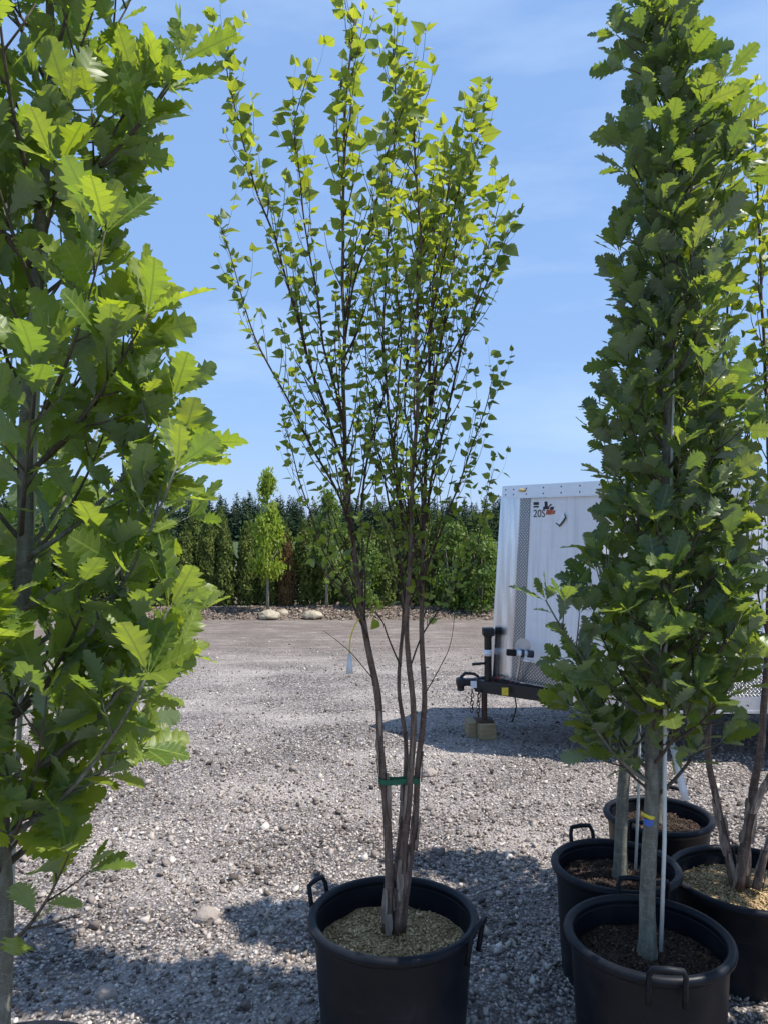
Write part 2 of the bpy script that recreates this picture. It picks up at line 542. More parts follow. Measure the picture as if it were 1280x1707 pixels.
class MB:
    """collects shapes for ONE mesh"""
    def __init__(self):
        self.v = []
        self.f = []
        self.uv = []

    def add(self, verts, faces, uv=None):
        b = len(self.v)
        self.v += [tuple(p) for p in verts]
        self.f += [[i + b for i in f] for f in faces]
        self.uv += list(uv) if uv is not None else [(0, 0)] * len(verts)

    def box(self, a, b, bev=0.0):
        (x0, y0, z0), (x1, y1, z1) = a, b
        if bev <= 0:
            v = [(x0, y0, z0), (x1, y0, z0), (x1, y1, z0), (x0, y1, z0), (x0, y0, z1), (x1, y0, z1), (x1, y1, z1), (x0, y1, z1)]
            f = [[0, 3, 2, 1], [4, 5, 6, 7], [0, 1, 5, 4], [1, 2, 6, 5], [2, 3, 7, 6], [3, 0, 4, 7]]
            self.add(v, f)
            return
        import bmesh
        bm = bmesh.new()
        bmesh.ops.create_cube(bm, size=1.0)
        for q in bm.verts:
            q.co = Vector(((x0 + x1) / 2 + q.co.x * (x1 - x0), (y0 + y1) / 2 + q.co.y * (y1 - y0), (z0 + z1) / 2 + q.co.z * (z1 - z0)))
        bmesh.ops.bevel(bm, geom=bm.edges[:], offset=bev, segments=2, affect='EDGES', profile=0.5)
        bm.verts.index_update()
        self.add([q.co[:] for q in bm.verts], [[q.index for q in fc.verts] for fc in bm.faces])
        bm.free()

    def tube(self, pts, rad, seg=8, cap=True, jitter=0.0, seed=0):
        pts = [Vector(p) for p in pts]
        if not hasattr(rad, '__len__'):
            rad = [rad] * len(pts)
        rr = random.Random(seed)
        verts, faces = [], []
        t0 = (pts[1] - pts[0]).normalized()
        ref = Vector((0, 0, 1)) if abs(t0.z) < 0.9 else Vector((1, 0, 0))
        u = t0.cross(ref).normalized()
        for i, p in enumerate(pts):
            t = (pts[min(i + 1, len(pts) - 1)] - pts[max(i - 1, 0)])
            if t.length < 1e-9: t = t0.copy()
            t.normalize()
            u = (u - t * u.dot(t))
            u = u.normalized() if u.length > 1e-6 else t.orthogonal().normalized()
            w = t.cross(u)
            for k in range(seg):
                a = 2 * math.pi * k / seg
                r = rad[i] * (1 + jitter * rr.uniform(-1, 1))
                verts.append(p + u * (r * math.cos(a)) + w * (r * math.sin(a)))
        for i in range(len(pts) - 1):
            for k in range(seg):
                a, b = i * seg + k, i * seg + (k + 1) % seg
                faces.append([a, b, b + seg, a + seg])
        if cap:
            faces.append(list(range(seg))[::-1])
            faces.append([(len(pts) - 1) * seg + k for k in range(seg)])
        self.add(verts, faces)

    def lathe(self, prof, seg=48, center=(0, 0), close=False):
        verts, faces = [], []
        n = len(prof)
        for k in range(seg):
            a = 2 * math.pi * k / seg
            for r, z in prof:
                verts.append((center[0] + r * math.cos(a), center[1] + r * math.sin(a), z))
        for k in range(seg):
            k2 = (k + 1) % seg
            for i in range(n - 1):
                faces.append([k * n + i, k2 * n + i, k2 * n + i + 1, k * n + i + 1])
        self.add(verts, faces)

    def build(self, name, mat, parent=None, smooth=False, loc=None, uv=False):
        me = mesh_np(name, np.array(self.v), self.f, mat, uv=self.uv if uv else None, smooth=smooth)
        if smooth == 'auto':
            me.set_sharp_from_angle(angle=R(40))
        return obj(name, me, parent, loc)


def bez(p0, p1, p2, n):
    out = []
    for i in range(n):
        t = i / (n - 1)
        out.append(p0 * ((1 - t) ** 2) + p1 * (2 * t * (1 - t)) + p2 * (t * t))
    return out


def smooth_line(pts, sub=5):
    """Catmull-Rom through the points"""
    P = [Vector(p) for p in pts]
    P = [P[0] * 2 - P[1]] + P + [P[-1] * 2 - P[-2]]
    out = []
    for i in range(1, len(P) - 2):
        a, b, c, d = P[i - 1], P[i], P[i + 1], P[i + 2]
        for k in range(sub):
            t = k / sub
            out.append(0.5 * ((2 * b) + (c - a) * t + (2 * a - 5 * b + 4 * c - d) * t * t + (-a + 3 * b - 3 * c + d) * t ** 3))
    out.append(P[-2])
    return out


# ---------------------------------------------------------------- leaf blades
def oak_blade(seed):
    """obovate leaf with shallow rounded lobes; length 1 along +Y, upper side +Z"""
    r = random.Random(seed)
    n = 7
    fold = r.uniform(0.04, 0.34)
    droop = r.uniform(-0.20, 0.36)
    twist = r.uniform(-0.25, 0.25)
    wmax = r.uniform(0.255, 0.30)
    def w(v):
        v = min(1, max(0, v))
        return wmax * (0.07 + 0.93 * math.sin(math.pi * v ** 1.45) ** 0.9) if v < 0.86 else wmax * (0.36 + 0.42 * (1 - v) / 0.14)
    V, UVs, Fc = [], [], []
    def put(x, y):
        z = fold * abs(x) * (1 - 0.3 * y) - droop * y * y * 0.6 + 0.03 * math.sin(y * 20 + seed + (2 if x > 0 else 0)) * abs(x) / 0.3 + twist * x * y
        V.append((x, y, z))
        UVs.append((0.5 + x, y))
        return len(V) - 1
    pet = 0.07
    ys = [pet + (1 - pet) * (i / n) ** 0.9 for i in range(n + 1)]
    mid = [put(0, y) for y in ys]
    for s in (-1, 1):
        prev = None
        for i in range(n):
            y0, y1 = ys[i], ys[i + 1]
            v0, v1 = (y0 - pet) / (1 - pet), (y1 - pet) / (1 - pet)
            wi = w((v0 + v1) / 2 + 0.02) * r.uniform(0.95, 1.06)
            lobe = 0.67 if i else 0.3
            adv = 0.035 * min(1, wi / 0.2)                      # lobes lean towards the tip
            si = put(s * w(v0) * lobe, y0 + adv * 0.6) if prev is None else prev
            nx = w(v1) * 0.67
            t1 = put(s * wi * 0.97, y0 + (y1 - y0) * 0.42 + adv)
            t2 = put(s * wi * 1.12, y0 + (y1 - y0) * 0.80 + adv * 1.4)
            if i < n - 1:
                sn = put(s * nx, y1 + adv * 0.6)
                tri = [[mid[i], si, t1], [mid[i], t1, t2], [mid[i], t2, mid[i + 1]], [mid[i + 1], t2, sn]]
            else:
                V[t2] = (V[t2][0] * 0.72, 0.985, V[t2][2])
                sn = None
                tri = [[mid[i], si, t1], [mid[i], t1, t2], [mid[i], t2, mid[i + 1]]]
            for q in tri:
                Fc.append(q if s < 0 else q[::-1])
            prev = sn
    V[mid[-1]] = (0.0, 1.015, V[mid[-1]][2])
    b = put(-0.012, 0.0); c = put(0.012, 0.0)
    d = put(0.012, pet + 0.02); e = put(-0.012, pet + 0.02)
    for q in (b, c, d, e):
        x, y, z = V[q]; V[q] = (x, y, z - 0.004)
    Fc += [[b, d, c], [b, e, d]]
    Fc = [q[::-1] for q in Fc]
    return np.array(V), np.array(Fc), np.array(UVs)


def birch_blade(seed):
    r = random.Random(seed + 100)
    fold = r.uniform(0.1, 0.5)
    droop = r.uniform(-0.05, 0.35)
    wm = r.uniform(0.30, 0.37)
    V, UVs, Fc = [], [], []
    def put(x, y):
        z = fold * abs(x) - droop * y * y * 0.6
        V.append((x, y, z)); UVs.append((0.5 + x, y))
        return len(V) - 1
    pet = 0.14
    prof = [(0.0, 0.03), (0.10, 0.72), (0.26, 1.0), (0.44, 0.93), (0.62, 0.66), (0.80, 0.34), (1.0, 0.0)]
    ys = [pet + (1 - pet) * p for p, _ in prof]
    mid = [put(0, y) for y in ys]
    for s in (-1, 1):
        prev = put(s * 0.01, pet)
        for i in range(len(prof) - 1):
            wa, wb = prof[i][1] * wm, prof[i + 1][1] * wm
            y0, y1 = ys[i], ys[i + 1]
            tooth = put(s * (wb + 0.022 if i < 5 else 0.01), y1 - 0.012 if i < 5 else 0.995)
            nxt = put(s * wb * 0.9, y1 + 0.012) if i < 5 else mid[-1]
            tri = [[mid[i], prev, tooth], [mid[i], tooth, mid[i + 1]]]
            if i < 5:
                tri.append([mid[i + 1], tooth, nxt])
            for q in tri:
                Fc.append(q if s < 0 else q[::-1])
            prev = nxt
    b = put(-0.014, 0.0); c = put(0.014, 0.0); d = put(0.012, pet + 0.02); e = put(-0.012, pet + 0.02)
    Fc += [[b, d, c], [b, e, d]]
    Fc = [q[::-1] for q in Fc]
    return np.array(V), np.array(Fc), np.array(UVs)


NV = 8
OAK = [oak_blade(i) for i in range(NV)]
BIRCH = [birch_blade(i) for i in range(NV)]
NTONE = 4
LEAF_MESH = {}
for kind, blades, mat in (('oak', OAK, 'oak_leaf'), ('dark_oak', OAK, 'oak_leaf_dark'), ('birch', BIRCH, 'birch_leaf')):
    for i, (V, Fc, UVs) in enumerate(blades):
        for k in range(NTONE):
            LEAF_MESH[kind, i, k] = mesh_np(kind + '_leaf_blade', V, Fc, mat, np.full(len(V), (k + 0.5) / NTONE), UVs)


class Leaves:
    """list of leaves in world space: base point, direction, normal, length, variant, tone"""
    def __init__(self, kind):
        self.kind = kind
        self.L = []

    def add(self, p, d, n, s, tone):
        d = d.normalized()
        n = n - d * n.dot(d)
        if n.length < 1e-4:
            n = d.orthogonal()
        n.normalize()
        self.L.append((p.copy(), d, n, s, random.randrange(NV), min(0.999, max(0, tone))))


GRID_W, GRID_H, GS = 320, 427, 4.0
COVER = np.zeros((GRID_H, GRID_W), dtype=bool)


def visible_scores(leaves):
    """roughly how many 4x4 pixel cells of the photograph each leaf shows in; nearest leaves first"""
    order = sorted(range(len(leaves.L)), key=lambda i: leaves.L[i][0].y)
    sc = [0] * len(leaves.L)
    for i in order:
        p, d, n, s, _, _ = leaves.L[i]
        c = p + d * (s * 0.55)
        if c.y < 0.2: continue
        x = 640 + c.x / c.y * F
        y = HOR - (c.z - CAMH) / c.y * F
        view = Vector((c.x, c.y, c.z - CAMH)).normalized()
        fac = max(0.15, abs(n.dot(view)))
        ar = s * s * 0.30 * fac * (F / c.y) ** 2
        rad = max(1.0, math.sqrt(ar) / GS / 2)
        x0, x1 = int(x / GS - rad), int(x / GS + rad) + 1
        y0, y1 = int(y / GS - rad), int(y / GS + rad) + 1
        x0, x1 = max(0, x0), min(GRID_W, x1)
        y0, y1 = max(0, y0), min(GRID_H, y1)
        if x1 <= x0 or y1 <= y0: continue
        sub = COVER[y0:y1, x0:x1]
        sc[i] = int((~sub).sum())
        sub[:] = True
    return sc


def build_leaves(leaves, root, mat, limit=300):
    sc = visible_scores(leaves)
    order = sorted(range(len(sc)), key=lambda i: -sc[i])
    own = set(i for i in order[:limit] if sc[i] > 0)
    base = root.location
    blades = BIRCH if leaves.kind == 'birch' else OAK
    VV, FF, UU, TT = [], [], [], []
    off = 0
    for i, (p, d, n, s, k, tone) in enumerate(leaves.L):
        x = d.cross(n)
        q = p - base
        if i in own:
            o = bpy.data.objects.new('leaf', LEAF_MESH[leaves.kind, k, int(tone * NTONE)])
            COL.objects.link(o)
            o.parent = root
            o.matrix_basis = Matrix(((x.x * s, d.x * s, n.x * s, q.x), (x.y * s, d.y * s, n.y * s, q.y),
                                     (x.z * s, d.z * s, n.z * s, q.z), (0, 0, 0, 1)))
        else:
            V, Fc, UVs = blades[k]
            Mx = np.array([[x.x, d.x, n.x], [x.y, d.y, n.y], [x.z, d.z, n.z]]) * s
            VV.append(V @ Mx.T + np.array(q))
            FF.append(Fc + off)
            UU.append(UVs)
            TT.append(np.full(len(V), tone))
            off += len(V)
    if VV:
        me = mesh_np('foliage', np.vstack(VV), np.vstack(FF), mat, np.concatenate(TT), np.vstack(UU))
        tag(obj('foliage', me, root), kind='stuff')


def rvec():
    return Vector((random.gauss(0, 1), random.gauss(0, 1), random.gauss(0, 1)))


def interp(tab, h):
    xs = [a for a, _ in tab]; ys = [b for _, b in tab]
    return float(np.interp(h, xs, ys))


# ---------------------------------------------------------------- ground
def axis(near, far, fine, grow):
    a = list(np.arange(-near, near + fine / 2, fine))
    s, x = fine, near
    pos = []
    while x < far:
        s *= grow; x += s; pos.append(x)
    return np.array([-p for p in reversed(pos)] + a + pos)


gx = axis(4.0, 700, 0.08, 1.25)
gy = axis(5.0, 700, 0.08, 1.25) + 6.0


def ground_z(x, y):
    return 0.014 * noise.noise(Vector((x * 0.9, y * 0.9, 0))) + 0.008 * noise.noise(Vector((x * 3.1, y * 3.1, 4)))


gv = np.array([(x, y, ground_z(x, y) if abs(x) < 9 and -2 < y < 14 else 0.0) for y in gy for x in gx])
nx_, ny_ = len(gx), len(gy)
ii, jj = np.meshgrid(np.arange(ny_ - 1), np.arange(nx_ - 1), indexing='ij')
a_ = (ii * nx_ + jj).ravel()
gf = np.stack([a_, a_ + 1, a_ + 1 + nx_, a_ + nx_], 1)
tag(obj('ground', mesh_np('ground', gv, gf, 'ground')), kind='structure')

CUBE_V = np.array([(x, y, z) for z in (-1, 1) for y in (-1, 1) for x in (-1, 1)], dtype=float)
CUBE_F = np.array([[0, 2, 3], [0, 3, 1], [4, 5, 7], [4, 7, 6], [0, 1, 5], [0, 5, 4], [1, 3, 7], [1, 7, 5], [3, 2, 6], [3, 6, 7], [2, 0, 4], [2, 4, 6]])


def pebbles(pos, size, flat=(0.5, 1.0), tones=None, jit=0.42, elong=(0.7, 1.25)):
    """angular crushed pieces, one array of jittered blocks"""
    n = len(pos)
    v = np.repeat(CUBE_V[None] / math.sqrt(3), n, 0) + rng.normal(0, jit * 0.42, (n, 8, 3))
    sc = np.stack([rng.uniform(*elong, n), rng.uniform(*elong, n), rng.uniform(*flat, n)], 1) * (size[:, None] / 2)
    v *= sc[:, None, :]
    a = rng.uniform(0, 2 * math.pi, n)
    tx, ty = rng.normal(0, 0.35, n), rng.normal(0, 0.35, n)
    ca, sa = np.cos(a)[:, None], np.sin(a)[:, None]
    x = v[..., 0] * ca - v[..., 1] * sa
    y = v[..., 0] * sa + v[..., 1] * ca
    z = v[..., 2] + x * tx[:, None] + y * ty[:, None]
    V = np.stack([x, y, z], 2) + pos[:, None, :]
    Fc = CUBE_F[None] + (np.arange(n) * 8)[:, None, None]
    if tones is None:
        tones = np.clip(rng.beta(2.0, 2.2, n), 0, 1)
    return V.reshape(-1, 3), Fc.reshape(-1, 3), np.repeat(tones, 8)


def scatter_gravel(name, z0, z1, n, med, sig, cap, fade=None):
    zz = np.sqrt(rng.uniform(z0 * z0, z1 * z1, n))
    if fade:                                  # thins out towards the haul road
        zz = zz[rng.uniform(0, 1, n) < np.clip((z1 - zz) / (z1 - fade), 0, 1)]
        n = len(zz)
    xx = rng.uniform(-1, 1, n) * (0.58 * zz + 0.45)
    d = np.minimum(cap, med * np.exp(rng.normal(0, sig, n)))
    gz = np.array([ground_z(x, y) for x, y in zip(xx, zz)])
    pos = np.stack([xx, zz, gz + d * rng.uniform(0.05, 0.3, n)], 1)
    blotch = np.array([noise.noise(Vector((x * 0.8, y * 1.5, 9))) + 0.5 * noise.noise(Vector((x * 2.4, y * 3.5, 5))) for x, y in zip(xx, zz)])
    tones = np.clip(rng.beta(1.7, 1.8, n) + 0.30 * blotch, 0, 1)
    V, Fc, T = pebbles(pos, d, tones=tones)
    o = obj('gravel', mesh_np('gravel', V, Fc, 'stone', T, smooth=False))
    return o


tag(scatter_gravel('gravel', 1.9, 6.8, 112000, 0.0090, 0.58, 0.058, 3.4), 'loose grey crushed stone covering the yard around the pots', 'gravel', kind='stuff')
tag(scatter_gravel('gravel', 3.6, 12.5, 38000, 0.0120, 0.45, 0.034, 6.0), 'finer grey crushed stone stretching back towards the trailer', 'gravel', kind='stuff')

# planting bed along the far hedge: a low irregular bank of litter
bx = np.linspace(-14, 9, 180); by = np.linspace(13.9, 19.0, 40)
bv = []
for y in by:
    for x in bx:
        e = min(1, max(0, (y - 13.9 - 0.35 * noise.noise(Vector((x * 0.7, 0, 3)))) / 0.9))
        bv.append((x, y, -0.03 + e * (0.13 + 0.05 * noise.noise(Vector((x * 1.5, y * 1.5, 1))) + 0.025 * noise.noise(Vector((x * 6, y * 6, 2))))))
n1, n2 = len(by), len(bx)
ii, jj = np.meshgrid(np.arange(n1 - 1), np.arange(n2 - 1), indexing='ij')
a_ = (ii * n2 + jj).ravel()
tag(obj('planting_bed', mesh_np('planting_bed', np.array(bv), np.stack([a_, a_ + 1, a_ + 1 + n2, a_ + n2], 1), 'bed')), kind='structure')
nm = 12000
mx_, my_ = rng.uniform(-9.5, 5.0, nm), 14.0 + 1.7 * rng.beta(1.4, 1.6, nm)
mz_ = -0.01 + np.clip((my_ - 13.9) / 0.9, 0, 1) * 0.13
V, Fc, T = pebbles(np.stack([mx_, my_, mz_ + 0.012], 1), rng.uniform(0.02, 0.065, nm), flat=(0.15, 0.4), elong=(0.4, 1.6))
tag(obj('bark_litter', mesh_np('bark_litter', V, Fc, 'mulch', T, smooth=False)), 'brown bark and wood litter along the foot of the hedge', 'mulch', kind='stuff')


# ---------------------------------------------------------------- pots
def pot_geo(cx, cy, W, H):
    Z = (CAMH - H) * F / (cy - HOR)
    return Vector(((cx - 640) / F * Z, Z, 0)), W * Z / F / 2


def make_pot(loc, rad, H, handle_deg, label, soil, level=0.075, tilt=0.0):
    root = empty('nursery_pot', loc, label, 'pot', 'black nursery pots')
    root.rotation_euler = (tilt, 0, 0)
    t = 0.006
    rb = rad * 0.83
    ri = rad - 0.020                       # inside of rim
    m = MB()
    wall = lambda z: rb + (ri - rb) * (z / H)
    prof = [(0.0, 0.012), (rb - 0.02, 0.012), (rb - 0.004, 0.0), (rb, 0.012), (wall(H * 0.5), H * 0.5), (wall(H * 0.86), H * 0.86),
            (wall(H * 0.87) + 0.004, H * 0.875), (wall(H) + 0.004, H - 0.022), (wall(H) - t, H - 0.02), (wall(H * 0.5) - t, H * 0.5),
            (wall(0.05) - t, 0.03), (0.0, 0.03)]
    m.lathe(prof, 72)
    m.build('body', 'pot', root, 'auto')
    m = MB()
    rc, rw, rh = rad - 0.016, 0.016, 0.015
    prof = [(rc + rw * math.cos(a), H - 0.012 + rh * math.sin(a)) for a in [i * math.pi / 6 for i in range(-2, 9)]]
    prof = [(wall(H) + 0.005, H - 0.034)] + prof + [(wall(H) - t - 0.002, H - 0.03)]
    m.lathe(prof, 72)
    m.build('rim', 'pot', root, True)
    for k in (0, 1):
        a = R(handle_deg + 180 * k)
        ca, sa = math.cos(a), math.sin(a)
        def P(rr_, ss, zz):
            return (rr_ * ca - ss * sa, rr_ * sa + ss * ca, zz)
        m = MB()
        hw = 0.050
        pts = [P(rad - 0.004, -hw, H - 0.075), P(rad + 0.004, -hw, H - 0.03), P(rad + 0.012, -hw, H + 0.018), P(rad + 0.022, -hw * 0.82, H + 0.040), P(rad + 0.024, 0, H + 0.043),
               P(rad + 0.022, hw * 0.82, H + 0.040), P(rad + 0.012, hw, H + 0.018), P(rad + 0.004, hw, H - 0.03), P(rad - 0.004, hw, H - 0.075)]
        m.tube(pts, [0.008, 0.0085, 0.008, 0.009, 0.0095, 0.009, 0.008, 0.0085, 0.008], 8)
        m.build('handle', 'pot', root, True)
    # soil: lumpy disc + crumbs or chips lying on it
    lz = H - level
    rs = wall(lz) - t - 0.001
    V, Fc = [(0, 0, lz + 0.02)], []
    NR, NS = 14, 48
    for i in range(1, NR + 1):
        for k in range(NS):
            a = 2 * math.pi * k / NS
            r = rs * i / NR
            x, y = r * math.cos(a), r * math.sin(a)
            z = lz + 0.02 * (1 - (i / NR) ** 2) + 0.013 * noise.noise(Vector((x * 14 + loc[0] * 7, y * 14, 0))) + 0.006 * noise.noise(Vector((x * 45, y * 45, 2)))
            V.append((x, y, z))
    for k in range(NS):
        Fc.append([0, 1 + k, 1 + (k + 1) % NS])
        for i in range(NR - 1):
            a, b = 1 + i * NS + k, 1 + i * NS + (k + 1) % NS
            Fc.append([a, a + NS, b + NS, b])
    tag(obj('soil', mesh_np('soil', np.array(V), Fc, 'soil_tan' if soil == 'chips' else 'soil_dark'), root), kind='stuff')
    n = 3600
    rr_ = np.sqrt(rng.uniform(0, 1, n)) * (rs - 0.012); aa = rng.uniform(0, 6.283, n)
    x, y = rr_ * np.cos(aa), rr_ * np.sin(aa)
    z = np.array([lz + 0.02 * (1 - (q / rs) ** 2) + 0.013 * noise.noise(Vector((p * 14 + loc[0] * 7, w * 14, 0))) for q, p, w in zip(rr_, x, y)])
    if soil == 'chips':
        V, Fc, T = pebbles(np.stack([x, y, z + 0.003], 1), rng.uniform(0.005, 0.015, n), flat=(0.2, 0.5), elong=(0.4, 1.5))
        me = mesh_np('wood_chips', V, Fc, 'chips', T, smooth=False)
        nm_ = 'wood_chips'
    else:
        V, Fc, T = pebbles(np.stack([x, y, z + 0.002], 1), rng.uniform(0.004, 0.016, n), flat=(0.3, 0.7), elong=(0.4, 1.4), tones=np.clip(rng.beta(1.4, 2.6, n), 0, 1))
        me = mesh_np('soil_crumbs', V, Fc, 'crumbs', T, smooth=False)
        nm_ = 'soil_crumbs'
    tag(obj(nm_, me, root), kind='stuff')
    return lz + 0.012


P_birch, r_birch = pot_geo(655, 1516, 282, 0.40)
P_oak, r_oak = pot_geo(1075, 1547, 272, 0.42)
P_oak2, r_oak2 = pot_geo(1022, 1434, 210, 0.42)
P_rb, r_rb = pot_geo(1243, 1455, 258, 0.345)
P_back, r_back = pot_geo(1093, 1352, 176, 0.36)
P_left = Vector(((5 - 640) / F * 1.74, 1.74, 0)); r_left = 0.272

s_birch = make_pot(P_birch, r_birch, 0.40, 152, 'black plastic pot with tan sawdust soil holding the multi-stemmed birch', 'chips', 0.10)
s_oak = make_pot(P_oak, r_oak, 0.42, 262, 'front black pot at the right, sunlit on its lower right side', 'crumbs', 0.09)
s_oak2 = make_pot(P_oak2, r_oak2, 0.42, 285, 'black pot directly behind the front right pot, dark soil inside', 'crumbs', 0.075)
s_rb = make_pot(P_rb, r_rb, 0.345, 165, 'wide black pot at the right edge with pale sawdust soil', 'chips', 0.075)
s_back = make_pot(P_back, r_back, 0.36, 55, 'smallest black pot, farthest back of the right group', 'crumbs', 0.07)
s_left = make_pot(P_left, r_left, 0.43, 170, 'black pot of the left oak, its rim just showing at lower left corner', 'crumbs', 0.08)


# ---------------------------------------------------------------- oaks
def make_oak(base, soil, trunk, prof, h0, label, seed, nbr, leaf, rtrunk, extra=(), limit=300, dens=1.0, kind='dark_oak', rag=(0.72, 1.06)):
    """trunk: [(height, x, y)] in world; prof: [(height, radius)]"""
    random.seed(seed)
    root = empty('oak_tree', (base.x, base.y, soil), label, 'tree', 'potted oak trees')
    B = root.location
    hs_ = [t[0] for t in trunk]
    top = hs_[-1]
    def T(h):
        return Vector((float(np.interp(h, hs_, [t[1] for t in trunk])), float(np.interp(h, hs_, [t[2] for t in trunk])), h))
    def TR(h):
        k = (h - soil) / (top - soil)
        return max(0.003, rtrunk * (1 - k) ** 0.8 + 0.003) * (1 + 0.35 * math.exp(-(h - soil) / 0.05))
    m = MB()
    hh = [soil - 0.03 + (top - soil + 0.03) * (i / 70) for i in range(71)]
    pts = []
    for h in hh:
        p = T(h)
        p += Vector((noise.noise(Vector((h * 2.2, seed, 0))), noise.noise(Vector((h * 2.2, seed, 7))), 0)) * 0.018
        pts.append(p - B)
    m.tube(pts, [TR(max(soil, h)) for h in hh], 14, jitter=0.035, seed=seed)
    m.build('trunk', 'oak_bark', root, True)
    L = Leaves(kind)

    def whorl(p, d, n, s, spread=0.9):
        ph = random.uniform(0, 6.28)
        u = d.orthogonal().normalized(); w = d.cross(u)
        for k in range(n):
            a = ph + 2.4 * k
            rad = u * math.cos(a) + w * math.sin(a)
            dd = d * random.uniform(0.5, 1.05) + rad * spread * random.uniform(0.5, 1.05) + Vector((0, 0, random.uniform(-0.1, 0.5)))
            nn = Vector((0, 0, 0.45)) + d * 0.25 - rad * 0.55 + rvec() * 0.5
            L.add(p + rad * 0.004, dd, nn, s * random.uniform(0.5, 1.15), random.betavariate(1.3, 1.6))

    ends = []
    for i in range(nbr):
        he = h0 + (top - h0) * ((i + 0.6) / nbr) ** 1.04
        az = i * 2.39996 + random.uniform(-0.35, 0.35)
        ends.append((he, az, max(0.03, interp(prof, he) - leaf * 0.62) * random.uniform(*rag)))
    for i, e in enumerate(list(ends) + [None] * len(extra)):
        if e is not None:
            he, az, r = e
            c = T(min(he, top))
            end = c + Vector((math.cos(az) * r, math.sin(az) * r, 0))
            hs = max(soil + 0.22, he - 0.16 - r * random.uniform(0.55, 0.95))
        else:
            end = Vector(extra[i - nbr]); he = end.z
            r = (end - T(he)).length
            hs = max(soil + 0.25, he - 0.10 - r * 0.75)
        p0 = T(hs)
        out = (end - p0); out.z = 0
        p1 = p0 + out * 0.62 + Vector((0, 0, (end.z - hs) * 0.30)) + rvec() * 0.012
        line = bez(p0, p1, end, 11)
        rb = 0.0034 + 0.0060 * min(1, r / 0.4) * (1 - 0.55 * (hs / top))
        m = MB()
        m.tube([q - B for q in line], [rb * (1 - 0.75 * k / 10) for k in range(11)], 6, seed=i)
        twigs = []
        ln = sum((line[k + 1] - line[k]).length for k in range(10))
        ntw = max(2, int(ln / 0.105))
        for k in range(ntw):
            t = 0.34 + 0.56 * (k + random.random() * 0.7) / ntw
            j = int(t * 10)
            q = line[j].lerp(line[min(10, j + 1)], t * 10 - j)
            tan = (line[min(10, j + 1)] - line[j]).normalized()
            side = tan.orthogonal().normalized()
            side.rotate(Matrix.Rotation(random.uniform(0, 6.28), 3, tan))
            dd = (tan * 0.8 + side * 0.8 + Vector((0, 0, 0.25))).normalized()
            l2 = random.uniform(0.05, 0.13)
            e2 = q + dd * l2
            m.tube([q - B, q + dd * l2 * 0.5 + Vector((0, 0, -0.004)) - B, e2 - B], [0.0028, 0.0022, 0.0015], 5)
            twigs.append((e2, dd))
        m.build('branch', 'oak_bark' if rb > 0.0070 else 'oak_twig', root, True)
        tan = (line[-1] - line[-2]).normalized()
        whorl(line[-1], tan, random.choice((5, 6, 6, 7)), leaf)
        for e2, dd in twigs:
            if random.random() < dens:
                whorl(e2, dd, random.choice((4, 5, 5, 6)), leaf * random.uniform(0.7, 1.05))
        nl = int(ln * 0.72 / 0.030 * dens)
        for k in range(nl):
            t = 0.26 + 0.72 * k / max(1, nl)
            j = min(9, int(t * 10))
            q = line[j].lerp(line[j + 1], t * 10 - j)
            tan = (line[j + 1] - line[j]).normalized()
            side = tan.orthogonal().normalized()
            side.rotate(Matrix.Rotation(k * 2.4 + i, 3, tan))
            L.add(q, tan * 0.7 + side + Vector((0, 0, 0.2)), Vector((0, 0, 0.5)) - side * 0.4 + rvec() * 0.5, leaf * random.uniform(0.5, 1.05), random.betavariate(2.0, 2.6))
    # leader
    whorl(T(top) + Vector((0, 0, 0)), Vector((0, 0, 1)), 6, leaf * 0.9, 0.7)
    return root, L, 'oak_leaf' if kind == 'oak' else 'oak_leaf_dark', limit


def edge_prof(Z, trunk_x, pts, sgn):
    out = []
    for y, x in pts:
        h = CAMH + (HOR - y) / F * Z
        cx = float(np.interp(y, [a for a, _ in trunk_x], [b for _, b in trunk_x]))
        out.append((h, abs(x - cx) / F * Z))
    return sorted(out)


def trunk_world(Z, trunk_x, dy=0.0):
    return [(CAMH + (HOR - y) / F * Z, (x - 640) / F * Z, Z + dy * k) for k, (y, x) in enumerate(sorted(trunk_x, key=lambda q: -q[0]))]


jobs = []
# left oak (its trunk runs along the left edge of the photograph)
Z = P_left.y
tx = [(-420, 95), (40, 85), (300, 68), (880, 37), (1300, 12), (1760, 5)]
pr = edge_prof(Z, tx, [(-400, 200), (-200, 300), (30, 370), (250, 290), (330, 270), (430, 335), (570, 340), (700, 372), (770, 395), (900, 372), (1000, 376), (1110, 380),
                       (1180, 300), (1240, 200), (1300, 90), (1480, 50)], 1)
ex = [px(245, 520, 1.62), px(300, 745, 1.70), px(285, 1010, 1.6), px(250, 1120, 1.55), px(300, 90, 1.72), px(120, 1420, 1.66), px(270, 1060, 1.75), px(290, 660, 1.68)]
jobs.append(make_oak(P_left, s_left, trunk_world(Z, tx), pr, 1.17, 'near oak filling the left side, broad lobed leaves close to the viewer', 11, 62, 0.130, 0.023, ex, 300, 0.9, 'oak', (0.45, 1.10)))
